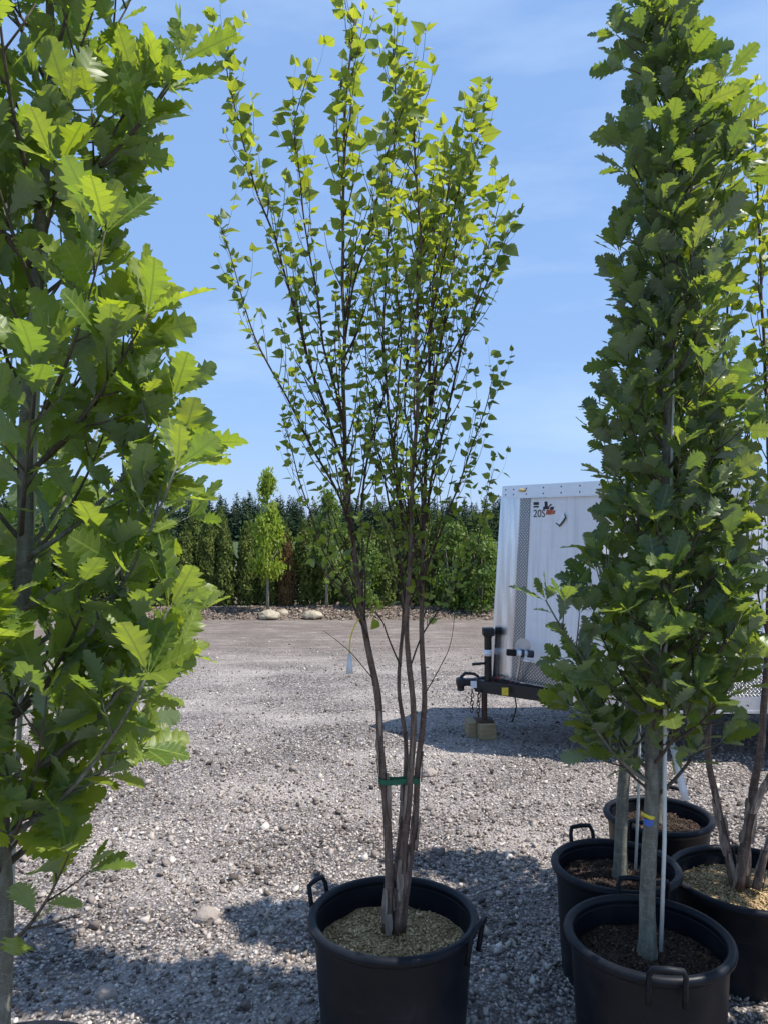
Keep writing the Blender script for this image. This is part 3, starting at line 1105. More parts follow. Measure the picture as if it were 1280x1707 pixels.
# front right oak
Z = P_oak.y
tx = [(-10, 1092), (180, 1128), (330, 1124), (930, 1106), (1250, 1085), (1580, 1072)]
pr = edge_prof(Z, tx, [(0, 1062), (60, 1045), (130, 1045), (250, 995), (360, 1000), (600, 988), (700, 976), (800, 970), (900, 942), (1000, 915), (1100, 905), (1200, 945), (1250, 990)], -1)
ex = [px(908, 1000, 2.36), px(955, 1140, 2.34), px(1215, 120, 2.45), px(1078, 55, 2.42), px(985, 1185, 2.45), px(1180, 170, 2.4), px(1225, 200, 2.38), px(1228, 800, 2.36), px(1232, 950, 2.42), px(1222, 690, 2.5), px(1215, 1060, 2.4), px(1238, 880, 2.55), px(1210, 1000, 2.3)]
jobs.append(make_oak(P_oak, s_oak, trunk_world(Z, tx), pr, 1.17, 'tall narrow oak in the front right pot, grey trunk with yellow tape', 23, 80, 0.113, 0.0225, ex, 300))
# rear right oak
Z = P_oak2.y
tx = [(150, 1165), (300, 1148), (930, 1075), (1250, 1040), (1460, 1028)]
pr = edge_prof(Z, tx, [(150, 1130), (250, 1075), (400, 1045), (700, 985), (900, 970), (1100, 940), (1230, 985)], -1)
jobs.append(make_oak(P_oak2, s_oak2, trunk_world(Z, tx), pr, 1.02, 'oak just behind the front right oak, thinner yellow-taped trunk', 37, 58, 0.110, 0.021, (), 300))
# oak in the farthest pot
Z = P_back.y
tx = [(560, 1170), (700, 1160), (1000, 1120), (1360, 1092)]
pr = edge_prof(Z, tx, [(560, 1140), (700, 1100), (850, 1080), (1100, 1040), (1200, 1070)], -1)
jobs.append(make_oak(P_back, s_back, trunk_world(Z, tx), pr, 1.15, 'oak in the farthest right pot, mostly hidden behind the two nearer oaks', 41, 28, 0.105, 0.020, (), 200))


# unseen potted oak added outside the frame, crown raised to shade between the pots
P_added = Vector((1.92, 2.30, 0))
s_added = make_pot(P_added, 0.26, 0.42, 100, 'black pot just beyond the right edge of the view', 'crumbs', 0.08)
jobs.append(make_oak(P_added, s_added, [(0.3, 1.92, 2.30), (1.6, 1.94, 2.31), (3.4, 1.97, 2.32)], [(1.6, 0.20), (2.0, 0.40), (2.6, 0.36), (3.4, 0.12)], 1.95,
                     'oak standing just beyond the right edge of the view', 53, 44, 0.13, 0.025, (), 0))

P_added2 = Vector((2.36, 2.98, 0))  # also unseen, added farther back to fill a lit streak with shadow
s_added2 = make_pot(P_added2, 0.26, 0.42, 80, 'second black pot beyond the right edge of the view, farther back', 'crumbs', 0.08)
jobs.append(make_oak(P_added2, s_added2, [(0.3, 2.36, 2.98), (1.6, 2.36, 2.99), (3.8, 2.40, 3.0)], [(1.9, 0.20), (2.4, 0.38), (3.0, 0.34), (3.8, 0.14)], 2.30,
                     'second oak beyond the right edge of the view, farther back', 59, 44, 0.12, 0.025, (), 0))


# ---------------------------------------------------------------- river birches
def make_birch(base, soil, label, stems, shoots, seed, leaf_lo, leaf_hi, h_split, twig_gap, hmin, limit=300, peel=0.22):
    """stems / shoots: (world polyline, start radius, end radius)"""
    random.seed(seed)
    root = empty('birch_tree', (base.x, base.y, soil), label, 'tree', 'multi-stemmed birches')
    B = root.location
    L = Leaves('birch')
    lines = []
    for k, (pts, ra, rb) in enumerate(stems):
        ln = smooth_line(pts, 7)
        n = len(ln)
        for i, p in enumerate(ln):
            p += Vector((noise.noise(Vector((p.z * 4, seed + k, 0))), noise.noise(Vector((p.z * 4, seed + k, 5))), 0)) * 0.010
        m = MB()
        rad = [ra + (rb - ra) * (i / (n - 1)) ** 0.8 for i in range(n)]
        rad = [r * 0.9 * (1 + 0.4 * math.exp(-(p.z - soil) / 0.06)) * (1 + 0.10 * noise.noise(Vector((p.z * 11, k, 3)))) for r, p in zip(rad, ln)]
        m.tube([p - B for p in ln], rad, 10, jitter=0.05, seed=k)
        st = m.build('stem', 'birch_bark', root, True)
        # pale peeling bark low on the stem: curled flakes standing off it
        m = MB()
        for q in range(9):
            i = int(n * peel * random.random())
            p = ln[i]; a = random.uniform(3.3, 6.1); r = rad[i] + 0.0015
            hgt = random.uniform(0.05, 0.13); wd = random.uniform(0.5, 1.1)
            for z_ in range(1):
                V, Fc = [], []
                for u in range(4):
                    for w in range(4):
                        aa = a + wd * (w / 3 - 0.5) * (0.6 + 0.4 * math.sin(math.pi * u / 3))
                        rr_ = r + 0.002 + 0.007 * (abs(w / 3 - 0.5) * 2) ** 3 * random.random()
                        j = min(n - 1, i + int(u * hgt / 3 / 0.03))
                        c = ln[i] + (ln[min(n - 1, i + 1)] - ln[i]).normalized() * (u / 3 * hgt)
                        V.append(c + Vector((math.cos(aa) * rr_, math.sin(aa) * rr_, 0)) - B)
                for u in range(3):
                    for w in range(3):
                        s0 = u * 4 + w
                        Fc.append([s0, s0 + 1, s0 + 5, s0 + 4])
                m.add(V, Fc)
        tag(m.build('peeling_bark', 'birch_peel', st, True), kind='stuff')
        lines.append((ln, rad))
    for k, (pts, ra, rb) in enumerate(shoots):
        ln = smooth_line(pts, 6)
        n = len(ln)
        for i, p in enumerate(ln):
            p += Vector((noise.noise(Vector((p.z * 5, seed + k + 20, 0))), noise.noise(Vector((p.z * 5, seed + k + 20, 5))), 0)) * 0.014
        rad = [ra + (rb - ra) * (i / (n - 1)) for i in range(n)]
        m = MB()
        rad = [r * 0.70 for r in rad]
        m.tube([p - B for p in ln], rad, 7, seed=k)
        m.build('branch', 'birch_twig', root, True)
        lines.append((ln, rad))
    tw = MB()

    def leaves_on(path, lo, gap):
        tot = 0.0
        nxt = lo
        ph = random.uniform(0, 6.28)
        for i in range(len(path) - 1):
            seg = path[i + 1] - path[i]
            l = seg.length
            tan = seg.normalized()
            while nxt < tot + l:
                q = path[i] + tan * (nxt - tot)
                ph += 2.6
                u = tan.orthogonal().normalized(); w = tan.cross(u)
                side = u * math.cos(ph) + w * math.sin(ph)
                k = min(1, max(0, (q.z - h_split) / 0.7))
                s = (leaf_lo + (leaf_hi - leaf_lo) * k) * random.choice((random.uniform(0.5, 0.9), random.uniform(0.8, 1.15), random.uniform(1.0, 1.4)))
                d = side * 0.9 + tan * 0.45 + Vector((0, 0, random.uniform(-0.45, 0.35)))
                L.add(q, d, Vector((0, 0, 0.75)) + rvec() * 0.5, s, random.betavariate(1.8, 2.2) * 0.75 + 0.28 * k)  # higher leaves toned lighter, putting the backlit glow into their colour
                nxt += gap * random.uniform(0.6, 1.5)
            tot += l
        tan = (path[-1] - path[-2]).normalized()
        for q in range(2):
            k = min(1, max(0, (path[-1].z - h_split) / 0.7))
            L.add(path[-1], tan + rvec() * 0.35, Vector((0, 0, 0.5)) + rvec() * 0.6, (leaf_lo + (leaf_hi - leaf_lo) * k) * random.uniform(0.5, 0.9), 0.5 + 0.5 * k)  # same painted backlight by height for the end leaves

    for li, (ln, rad) in enumerate(lines):
        n = len(ln)
        acc = 0.0
        for i in range(1, n - 1):
            acc += (ln[i] - ln[i - 1]).length
            if ln[i].z < hmin: 
                acc = 0
                continue
            fr = (ln[i].z - hmin) / 2.0
            while acc > twig_gap * random.uniform(0.7, 1.3):
                acc -= twig_gap
                tan = (ln[i + 1] - ln[i - 1]).normalized()
                side = tan.orthogonal().normalized()
                side.rotate(Matrix.Rotation(random.uniform(0, 6.28), 3, tan))
                d = (tan * 0.85 + side * random.uniform(0.28, 0.62) + Vector((0, 0, 0.22))).normalized()
                l = random.uniform(0.16, 0.46) * (1 - 0.65 * i / n) * (1.2 if li < len(stems) else 0.66)
                e = ln[i] + d * l + Vector((0, 0, 0.04)) + rvec() * 0.015
                path = bez(ln[i], ln[i] + d * l * 0.5 + side * 0.02, e, 5)
                r0 = min(0.0032, rad[i] * 0.5)
                tw.tube([p - B for p in path], [r0, r0 * 0.85, r0 * 0.7, r0 * 0.55, r0 * 0.4], 4)
                leaves_on(path, l * 0.12, 0.036)
        up = [p for p in ln if p.z > hmin + 0.75]
        if len(up) > 3:
            leaves_on(up[-max(3, len(up) // 2):], 0.0, 0.030)
    tag(tw.build('twigs', 'birch_twig', root, True), kind='stuff')
    return root, L, 'birch_leaf', limit


def scr(Z, pts, dz0=0.0, dz1=0.0):
    n = len(pts)
    return [px(x, y, Z + dz0 + (dz1 - dz0) * i / (n - 1)) for i, (x, y) in enumerate(pts)]


Z = P_birch.y
st = [
    (scr(Z, [(646, 1545), (649, 1420), (641, 1310), (627, 1160), (612, 1065), (599, 985), (588, 890), (578, 800), (573, 650), (571, 450), (574, 250), (580, 110), (592, 15)], 0, 0.05), 0.0185, 0.0035),
    (scr(Z, [(654, 1540), (660, 1430), (672, 1330), (676, 1250), (668, 1150), (667, 1080), (671, 960), (668, 840), (650, 700), (640, 540), (650, 330), (660, 150), (655, 70)], 0.02, 0.22), 0.0115, 0.003),
    (scr(Z, [(660, 1545), (672, 1420), (684, 1290), (688, 1210), (681, 1110), (680, 1000), (684, 880), (692, 740), (694, 560), (700, 380), (690, 230), (700, 140)], 0.0, -0.10), 0.0165, 0.003),
    (scr(Z, [(668, 1542), (682, 1430), (697, 1300), (704, 1180), (703, 1040), (704, 930), (709, 800), (714, 640), (722, 480), (740, 350), (752, 270)], 0.03, 0.02), 0.0155, 0.003),
]
sh = [
    (scr(Z, [(598, 900), (560, 815), (520, 745), (470, 650), (425, 560), (395, 470), (368, 375)], 0, -0.25), 0.0075, 0.0016),
    (scr(Z, [(585, 800), (545, 700), (505, 560), (470, 440), (430, 320), (395, 200), (378, 95), (382, 45)], 0, 0.10), 0.0085, 0.0016),
    (scr(Z, [(612, 1062), (578, 985), (545, 930), (515, 850), (490, 760), (470, 690)], 0, -0.12), 0.0065, 0.0014),
    (scr(Z, [(600, 870), (612, 770), (640, 660), (680, 500), (700, 420), (720, 330)], 0, 0.28), 0.0065, 0.0015),
    (scr(Z, [(580, 740), (548, 600), (520, 450), (500, 300), (490, 200), (512, 120)], 0, -0.20), 0.0062, 0.0016),
    (scr(Z, [(574, 560), (600, 440), (630, 320), (655, 220), (685, 140)], 0, -0.22), 0.006, 0.0016),
    (scr(Z, [(706, 870), (735, 730), (770, 580), (800, 470), (820, 390), (838, 305)], 0, 0.10), 0.0072, 0.0015),
    (scr(Z, [(704, 960), (745, 860), (780, 760), (805, 690), (822, 620)], 0, -0.15), 0.0055, 0.0014),
    (scr(Z, [(712, 700), (740, 540), (765, 380), (785, 250), (798, 150)], 0, 0.02), 0.0070, 0.0016),
    (scr(Z, [(694, 620), (725, 500), (745, 400), (768, 300), (800, 220)], 0, -0.25), 0.006, 0.0015),
    (scr(Z, [(680, 1030), (660, 900), (640, 800), (620, 700), (610, 560), (625, 400)], 0, 0.30), 0.0062, 0.0015),
    (scr(Z, [(669, 1110), (650, 1060), (635, 1030), (600, 1000), (560, 940)], 0.02, 0.22), 0.0045, 0.0014),
    (scr(Z, [(683, 900), (655, 780), (665, 640), (662, 480), (640, 300)], 0, -0.28), 0.006, 0.0015),
    (scr(Z, [(712, 660), (770, 560), (805, 480), (828, 430), (846, 395)], 0, -0.05), 0.0055, 0.0014),
    (scr(Z, [(684, 1110), (705, 1060), (735, 1010), (790, 930), (808, 840), (822, 780)], -0.02, 0.18), 0.0045, 0.0012),
    (scr(Z, [(692, 780), (676, 640), (690, 480), (735, 330), (745, 250)], 0, 0.35), 0.006, 0.0015),
    (scr(Z, [(704, 1155), (735, 1110), (752, 1075), (757, 1020)], 0, -0.1), 0.0030, 0.001),
    (scr(Z, [(621, 1130), (590, 1090), (565, 1068), (540, 1050)], 0, -0.1), 0.0026, 0.001),
]
jobs.insert(2, make_birch(P_birch, s_birch, 'tall multi-stemmed birch with small leaves in the centre pot', st, sh, 5, 0.036, 0.056, 2.30, 0.042, 1.34, 300))

Z = P_rb.y
st2 = [
    (scr(Z, [(1218, 1468), (1204, 1400), (1184, 1310), (1177, 1250), (1181, 1150), (1184, 1060), (1190, 900), (1205, 700), (1215, 450), (1225, 250)], 0, 0.2), 0.020, 0.003),
    (scr(Z, [(1232, 1470), (1237, 1400), (1250, 1320), (1265, 1230), (1272, 1130), (1280, 1000), (1282, 800), (1276, 600), (1270, 400), (1262, 180)], 0.02, 0.0), 0.024, 0.003),
    (scr(Z, [(1226, 1474), (1250, 1350), (1285, 1280), (1320, 1200), (1350, 1050), (1370, 800), (1375, 500), (1370, 200)], -0.03, -0.15), 0.020, 0.003),
    (scr(Z, [(1254, 1478), (1276, 1400), (1305, 1320), (1350, 1200), (1390, 1000), (1420, 700), (1440, 400)], -0.04, 0.25), 0.016, 0.003),
]
sh2 = [
    (scr(Z, [(1277, 1060), (1255, 960), (1245, 850), (1250, 720), (1262, 600)], 0, -0.2), 0.006, 0.0014),
    (scr(Z, [(1282, 800), (1300, 650), (1310, 480), (1300, 300)], 0, 0.2), 0.006, 0.0014),
    (scr(Z, [(1190, 900), (1225, 780), (1262, 680), (1290, 560)], 0.1, -0.1), 0.006, 0.0014),
    (scr(Z, [(1350, 1050), (1320, 900), (1305, 760), (1300, 620)], 0, -0.1), 0.006, 0.0014),
    (scr(Z, [(1272, 1130), (1240, 1080), (1222, 1030), (1212, 960)], 0, -0.2), 0.0045, 0.0014),
]
jobs.append(make_birch(P_rb, s_rb, 'multi-stemmed birch at the right edge with peeling reddish stems', st2, sh2, 9, 0.045, 0.075, 2.1, 0.08, 1.35, 250))

for root, L, mat, lim in jobs:
    build_leaves(L, root, mat, lim)


# ---------------------------------------------------------------- stakes, tapes, tags
def stake(name, a, b, r, label, mat='stake', group='plant stakes'):
    m = MB()
    d = Vector(b) - Vector(a)
    pts = [d * (i / 8) + Vector((0.004 * math.sin(i * 1.7), 0.004 * math.cos(i * 2.1), 0)) * (1 if 0 < i < 8 else 0) for i in range(9)]
    m.tube(pts, [r] * 8 + [r * 0.8], 10)
    o = m.build(name, mat, None, True, a)
    tag(o, label, 'stake', group)
    return o


stake('plant_stake', px(1096, 1578, P_oak.y - 0.03), px(1133, 150, P_oak.y + 0.01), 0.0062, 'pale rod standing beside the front right oak trunk')
stake('plant_stake', px(1055, 1445, P_oak2.y - 0.02), px(1092, 300, P_oak2.y), 0.0055, 'thin pale rod beside the rear oak trunk')
stake('plant_stake', px(14, 1740, P_left.y + 0.07), px(78, 300, P_left.y + 0.06), 0.006, 'pale rod running up along the left oak trunk')


def band(name, c, r, h, mat, label, cat='tape', n=24, wob=0.003):
    V, Fc = [], []
    rr_ = random.Random(len(label))
    prof = [(r, -h / 2), (r + 0.0018, -h / 2 + 0.001), (r + 0.0018, h / 2 - 0.001), (r, h / 2)]
    for k in range(n):
        a = 2 * math.pi * k / n
        z = wob * math.sin(a * 2 + 1) + rr_.uniform(-0.0008, 0.0008)
        for q, zz in prof:
            V.append((q * math.cos(a), q * math.sin(a), zz + z))
    for k in range(n):
        k2 = (k + 1) % n
        for i in range(3):
            Fc.append([k * 4 + i, k2 * 4 + i, k2 * 4 + i + 1, k * 4 + i + 1])
    o = obj(name, mesh_np(name, np.array(V), Fc, mat), None, c)
    tag(o, label, cat)
    return o


def trunk_at(y, tx, Z):
    x = float(np.interp(y, [a for a, _ in tx], [b for _, b in tx]))
    return px(x, y, Z)


b1 = band('marking_tape', px(1079, 1354, P_oak.y), 0.0238, 0.012, 'tape_yellow', 'yellow tape band with a blue patch round the front oak trunk')
V = []
for i in range(5):
    a = R(205 + i * 17)
    for z in (-0.030, -0.008):
        V.append((0.0252 * math.cos(a), 0.0252 * math.sin(a), z if i not in (0, 4) else z + (0.004 if z < -0.02 else 0)))
obj('blue_patch', mesh_np('blue_patch', np.array(V), [[2 * i, 2 * i + 2, 2 * i + 3, 2 * i + 1] for i in range(4)], 'tape_blue'), b1)
band('marking_tape', px(1037, 1296, P_oak2.y), 0.0205, 0.011, 'tape_yellow', 'yellow tape band round the rear oak trunk')


# green tie round the birch stems: a loose flat loop
def hull_loop(pts, z, h, t=0.0015):
    V, Fc = [], []
    n = len(pts)
    for k, (x, y) in enumerate(pts):
        zz = z + 0.003 * math.sin(k * 1.3)
        for off, dz in ((0, -h / 2), (t, -h / 2), (t, h / 2), (0, h / 2)):
            nx, ny = x / math.hypot(x, y), y / math.hypot(x, y)
            V.append((x + nx * off, y + ny * off, zz + dz))
    for k in range(n):
        k2 = (k + 1) % n
        for i in range(4):
            j = (i + 1) % 4
            Fc.append([k * 4 + i, k2 * 4 + i, k2 * 4 + j, k * 4 + j])
    return np.array(V), Fc


ca = px(640, 1298, P_birch.y); cb = px(690, 1298, P_birch.y + 0.01)
mid = (ca + cb) / 2
hw = (cb - ca).length / 2
loop = []
for k in range(32):
    a = 2 * math.pi * k / 32
    s = 1 if math.cos(a) >= 0 else -1
    loop.append((s * hw * min(1, abs(math.cos(a)) * 3) + 0.0175 * math.cos(a), 0.0205 * math.sin(a) * (0.85 + 0.15 * abs(math.cos(a)))))
V, Fc = hull_loop(loop, 0, 0.017)
tie = obj('tie_tape', mesh_np('tie_tape', V, Fc, 'tape_green', smooth=False), None, mid)
tag(tie, 'green tie tape looped round the lower stems of the centre birch', 'tape')


def hanging_tag(loc, path, w0, w1, label, strap=None, yaw=0.0, mat='tag_white', lines=True):
    """a curved thin plastic tag; path: list of (sideways, depth, down) offsets"""
    root = empty('plant_tag', loc, label, 'tag', 'plant tags')
    root.rotation_euler = (0, 0, yaw)
    V, Fc = [], []
    n = len(path)
    for i, (x, y, z) in enumerate(path):
        w = w0 + (w1 - w0) * i / (n - 1)
        for sx in (-1, 1):
            for sy in (-1, 1):
                V.append((x + sx * w / 2, y + sy * 0.0006 + (0.002 if sx > 0 else 0), z))
    for i in range(n - 1):
        b = i * 4
        for q in ([0, 2, 6, 4], [1, 5, 7, 3], [0, 4, 5, 1], [2, 3, 7, 6]):
            Fc.append([b + k for k in q])
    Fc += [[0, 1, 3, 2], [(n - 1) * 4 + k for k in (0, 2, 3, 1)]]
    tg = obj('tag_strip', mesh_np('tag_strip', np.array(V), Fc, mat), root)
    if strap:
        m = MB()
        m.tube(strap, 0.0022, 6)
        m.build('strap', 'tape_yellow' if lines else mat, root, True)
    return root


bp = px(583, 1064, P_birch.y - 0.012)
hanging_tag(bp, [(0, 0, -0.050), (0, -0.001, -0.07), (0, -0.002, -0.09), (0.001, -0.003, -0.118)], 0.008, 0.024,
            'small white tag hanging by a yellow tie from a low twig of the centre birch', [(0.033, 0.0, 0.068), (0.022, -0.004, 0.052), (0.010, -0.004, 0.026), (0.003, -0.002, 0.0), (0, 0, -0.03), (0, 0, -0.052)])
bp = px(1120, 1240, P_oak.y + 0.10)
hanging_tag(bp, [(-0.005, 0, 0.0), (0.005, -0.004, -0.035), (0.016, -0.006, -0.09), (0.028, -0.004, -0.14), (0.042, 0.0, -0.185)], 0.026, 0.030,
            'long pale blue-white tag hanging beside the front right oak trunk', [(-0.012, 0, 0.02), (-0.02, -0.004, 0.0), (-0.006, -0.004, -0.004), (0.004, 0, 0.02)], 0.2, lines=False)
bp = px(48, 890, P_left.y + 0.03)
hanging_tag(bp, [(0, 0, 0.0), (0.002, -0.002, -0.02), (0.0, -0.003, -0.045)], 0.018, 0.02, 'little white tag on the left oak trunk', [(0, 0, 0.03), (0.002, 0, 0.01), (0, 0, -0.003)], 0.3, lines=False)


# ---------------------------------------------------------------- trailer
TR_ = empty('cargo_trailer', (0.95, 6.3, 0), 'white enclosed cargo trailer with silver nose parked behind the right trees', 'trailer')
TB = Vector((0.95, 6.3, 0))
YN, YF = 5.56, 7.04
XC = 1.58                      # where the wedge nose meets the side
ZB, ZT = 0.47, 2.02            # shell bottom and top
ZK = 0.365                     # skirt bottom


def nose_x(z):
    return 0.885 + 0.10 * (z - ZB) / (ZT - ZB)


def nose(s, z, off=0.0, far=False):
    """s: 0 at the apex, 1 at the side corner"""
    ax = nose_x(z)
    x = ax + (XC - ax) * s
    y = 6.3 + ((YF if far else YN) - 6.3) * s
    nrm = Vector((-(0.74), -0.66 if not far else 0.66, 0)).normalized()
    return Vector((x, y, z)) + nrm * off - TB


def side(x, z, off=0.0):
    return Vector((x, YN - off, z)) - TB


def slab(m, fn, s0, s1, z0, z1, off0, off1, nseg=1, L=1.0, nz=10):
    """a thin panel on a face: outer at off1, edges back to off0"""
    V, Fc, UVs = [], [], []
    W = nz + 1
    for o in (off0, off1):
        for i in range(nseg + 1):
            s_ = s0 + (s1 - s0) * i / nseg
            for k in range(W):
                z = z0 + (z1 - z0) * k / nz
                V.append(fn(s_, z, o)); UVs.append((s_ * L, z))
    N = (nseg + 1) * W
    for i in range(nseg):
        for k in range(nz):
            a = i * W + k
            q = [a, a + W, a + W + 1, a + 1]
            Fc.append([x + N for x in q])
            Fc.append(q[::-1])
    for i in range(nseg):
        a, b = i * W, (i + 1) * W
        Fc += [[a, b, b + N, a + N], [a + nz, a + nz + N, b + nz + N, b + nz]]
    for k in range(nz):
        a = k; b = nseg * W + k
        Fc += [[a, a + N, a + 1 + N, a + 1], [b, b + 1, b + 1 + N, b + N]]
    m.add(V, Fc, UVs)


XE = 4.45
m = MB()   # white shell
plan = lambda z: [(nose_x(z), 6.3), (XC, YN), (XE, YN), (XE, YF), (XC, YF)]
NZ = 16
V, Fc = [], []
for k in range(NZ + 1):
    z = ZB + (ZT - ZB) * k / NZ
    V += [Vector((x, y, z)) - TB for x, y in plan(z)]
for k in range(NZ):
    for i in range(5):
        Fc.append([k * 5 + i, k * 5 + (i + 1) % 5, k * 5 + 5 + (i + 1) % 5, k * 5 + 5 + i])
Fc += [[4, 3, 2, 1, 0], [NZ * 5 + q for q in range(5)]]
m.add(V, Fc)
body = m.build('body', 'trailer', TR_)
LN = 0.98
# polished cap wrapped round the apex
m = MB()
for far in (False, True):
    V, Fc = [], []
    prof = [0.0, 0.012, 0.03, 0.06, 0.10, 0.14, 0.175, 0.19]
    for z in (ZB + 0.01, ZB + 0.4, ZB + 0.8, ZB + 1.2, ZT - 0.085):
        for i, s in enumerate(prof):
            bul = 0.012 + 0.020 * math.cos(min(1, s / 0.07) * math.pi / 2) + (0.004 if 0.07 < s < 0.13 else 0)
            p = nose(s, z, bul if i < len(prof) - 1 else 0.002, far)
            if s == 0.0:
                p = Vector((nose_x(z) - 0.026, 6.3, z)) - TB
            V.append(p)
    k = len(prof)
    for r_ in range(4):
        for i in range(k - 1):
            q = [r_ * k + i, r_ * k + i + 1, (r_ + 1) * k + i + 1, (r_ + 1) * k + i]
            Fc.append(q[::-1] if far else q)
    m.add(V, Fc)
m.build('nose_cap', 'chrome', TR_, True)
for far in (False, True):
    m = MB()
    slab(m, (lambda s, z, o, f=far: nose(s, z, o, f)), 0.195, 0.295, ZB + 0.01, ZT - 0.085, 0.0, 0.006, 1, LN)
    m.build('tread_strip', 'tread', TR_, uv=True)
    m = MB()
    slab(m, (lambda s, z, o, f=far: nose(s, z, o, f)), 0.297, 0.998, ZB + 0.01, ZB + 0.17, 0.0, 0.006, 1, LN)
    m.build('stone_guard', 'tread', TR_, uv=True)
    m = MB()
    slab(m, (lambda s, z, o, f=far: nose(s, z, o, f)), 0.297, 0.998, ZB + 0.172, ZB + 0.186, 0.0, 0.010, 1, LN)
    m.build('guard_trim', 'alu', TR_)
m = MB()
slab(m, side, XC + 0.002, XE, ZB + 0.01, ZB + 0.155, 0.0, 0.006, 1, 1.0)
m.build('stone_guard', 'tread', TR_, uv=True)
# roof rail
m = MB()
slab(m, lambda s, z, o: nose(s, z, o), -0.01, 1.0, ZT - 0.085, ZT + 0.012, 0.0, 0.016, 1)
slab(m, lambda s, z, o: nose(s, z, o, True), -0.01, 1.0, ZT - 0.085, ZT + 0.012, 0.0, 0.016, 1)
slab(m, side, XC - 0.004, XE, ZT - 0.085, ZT + 0.012, 0.0, 0.0165, 1)
m.build('roof_rail', 'alu', TR_)
m = MB()
slab(m, lambda s, z, o: nose(s, z, o), -0.012, 1.0, ZT - 0.0935, ZT - 0.0855, 0.0, 0.019, 1)
slab(m, side, XC - 0.004, XE, ZT - 0.0935, ZT - 0.0855, 0.0, 0.0195, 1)
m.build('rail_lip', 'alu', TR_)
m = MB()   # skirt rail
slab(m, side, XC - 0.1, XE, ZK, ZB + 0.009, -0.03, 0.008, 1)
slab(m, side, XC - 0.1, XE, ZK - 0.006, ZK + 0.012, -0.03, 0.016, 1)
m.build('skirt_rail', 'alu', TR_)
m = MB()
slab(m, lambda s, z, o: nose(s, z, o), 0.42, 0.96, ZB - 0.075, ZB + 0.009, -0.02, 0.004, 1)
m.build('nose_skirt', 'alu', TR_)


def dots(fn, pts, r, off, mat, name):
    m = MB()
    for s, z in pts:
        c = fn(s, z, off)
        n = (fn(s, z, off + 0.1) - c).normalized()
        u = n.orthogonal().normalized(); w = n.cross(u)
        ring = [c + u * (r * math.cos(a)) + w * (r * math.sin(a)) for a in [k * math.pi / 3 for k in range(6)]]
        m.add([c + n * r * 0.6] + ring, [[0, 1 + k, 1 + (k + 1) % 6] for k in range(6)])
    m.build(name, mat, TR_, True)


dots(lambda s, z, o: nose(s, z, o), [(0.03, ZT - 0.02), (0.03, ZT - 0.06), (0.12, ZT - 0.02), (0.12, ZT - 0.06)] + [(0.26 + 0.18 * k, ZT - 0.016) for k in range(5)] + [(0.26 + 0.18 * k, ZT - 0.062) for k in range(5)], 0.0075, 0.016, 'black_steel', 'rail_screws')
dots(side, [(XC + 0.15 + 0.22 * k, ZK + 0.05) for k in range(13)] + [(XC + 0.08 + 0.3 * k, ZT - 0.04) for k in range(9)], 0.0065, 0.0165, 'black_steel', 'skirt_screws')
# seams on the side
m = MB()
for k in range(6):
    x = XC + 0.05 + 0.55 * k
    slab(m, side, x, x + 0.03, ZB + 0.158, ZT - 0.094, 0.0, 0.003, 1)
m.build('panel_seam', 'trailer', TR_)
# marker lights on the rail
for s in (0.215,):
    m = MB()
    c = nose(s, ZT - 0.030, 0.018)
    u = (nose(0.5, ZT, 0) - nose(0.2, ZT, 0)).normalized(); w = Vector((0, 0, 1)); n = (nose(s, 1.9, 1) - nose(s, 1.9, 0)).normalized()
    V, Fc = [], []
    for j in range(4):
        f = j / 3
        for k in range(16):
            a = 2 * math.pi * k / 16
            g = math.cos(f * math.pi / 2)
            V.append(c + u * (0.040 * g * math.cos(a)) + w * (0.016 * g * math.sin(a)) + n * (0.018 * math.sin(f * math.pi / 2)))
    for j in range(3):
        for k in range(16):
            k2 = (k + 1) % 16
            Fc.append([j * 16 + k, j * 16 + k2, j * 16 + 16 + k2, j * 16 + 16 + k])
    m.add(V, Fc)
    m.build('marker_light', 'amber', TR_, True)


# decal: flat printed marks on the white nose panel
def decal(name, mat, rects=(), text=None, size=0.05, at_=(0, 0), off=0.0022):
    def on(x, y, z=0.0):
        zz = at_[1] + y
        return nose(at_[0] + x / LN, zz, off + z)
    if text:
        cu = bpy.data.curves.new(name, 'FONT')
        cu.body = text; cu.size = size; cu.extrude = 0.0004
        tmp = bpy.data.objects.new(name, cu)
        COL.objects.link(tmp)
        bpy.context.view_layer.update()
        me = bpy.data.meshes.new_from_object(tmp.evaluated_get(bpy.context.evaluated_depsgraph_get()))
        bpy.data.objects.remove(tmp)
        for v in me.vertices:
            v.co = on(*v.co)
        me.materials.clear(); me.materials.append(M[mat])
        return obj(name, me, TR_)
    m = MB()
    for x0, x1, y0, y1, sk in rects:
        m.add([on(x0, y0), on(x1, y0), on(x1 + sk, y1), on(x0 + sk, y1)], [[0, 1, 2, 3]])
    return m.build(name, mat, TR_)


da = (0.330, ZT - 0.245)
decal('decal_lettering', 'ink', text='20S', size=0.085, at_=da)
decal('decal_artwork', 'ink', [(0.0, 0.055, 0.075, 0.088, 0), (0.0, 0.055, 0.095, 0.118, 0), (0.115, 0.145, 0.080, 0.120, -0.004), (0.100, 0.160, 0.060, 0.082, 0), (0.150, 0.168, 0.08, 0.10, 0.02),
                               (0.0, 0.14, 0.150, 0.155, 0), (0.015, 0.055, 0.168, 0.174, 0.01), (0.12, 0.16, 0.163, 0.169, 0.01), (0.165, 0.20, 0.055, 0.078, 0.008)], at_=da)
decal('decal_artwork', 'orange_ink', [(0.128, 0.185, 0.018, 0.056, 0.008), (0.19, 0.215, 0.022, 0.050, 0.006)], at_=da, off=0.0026)
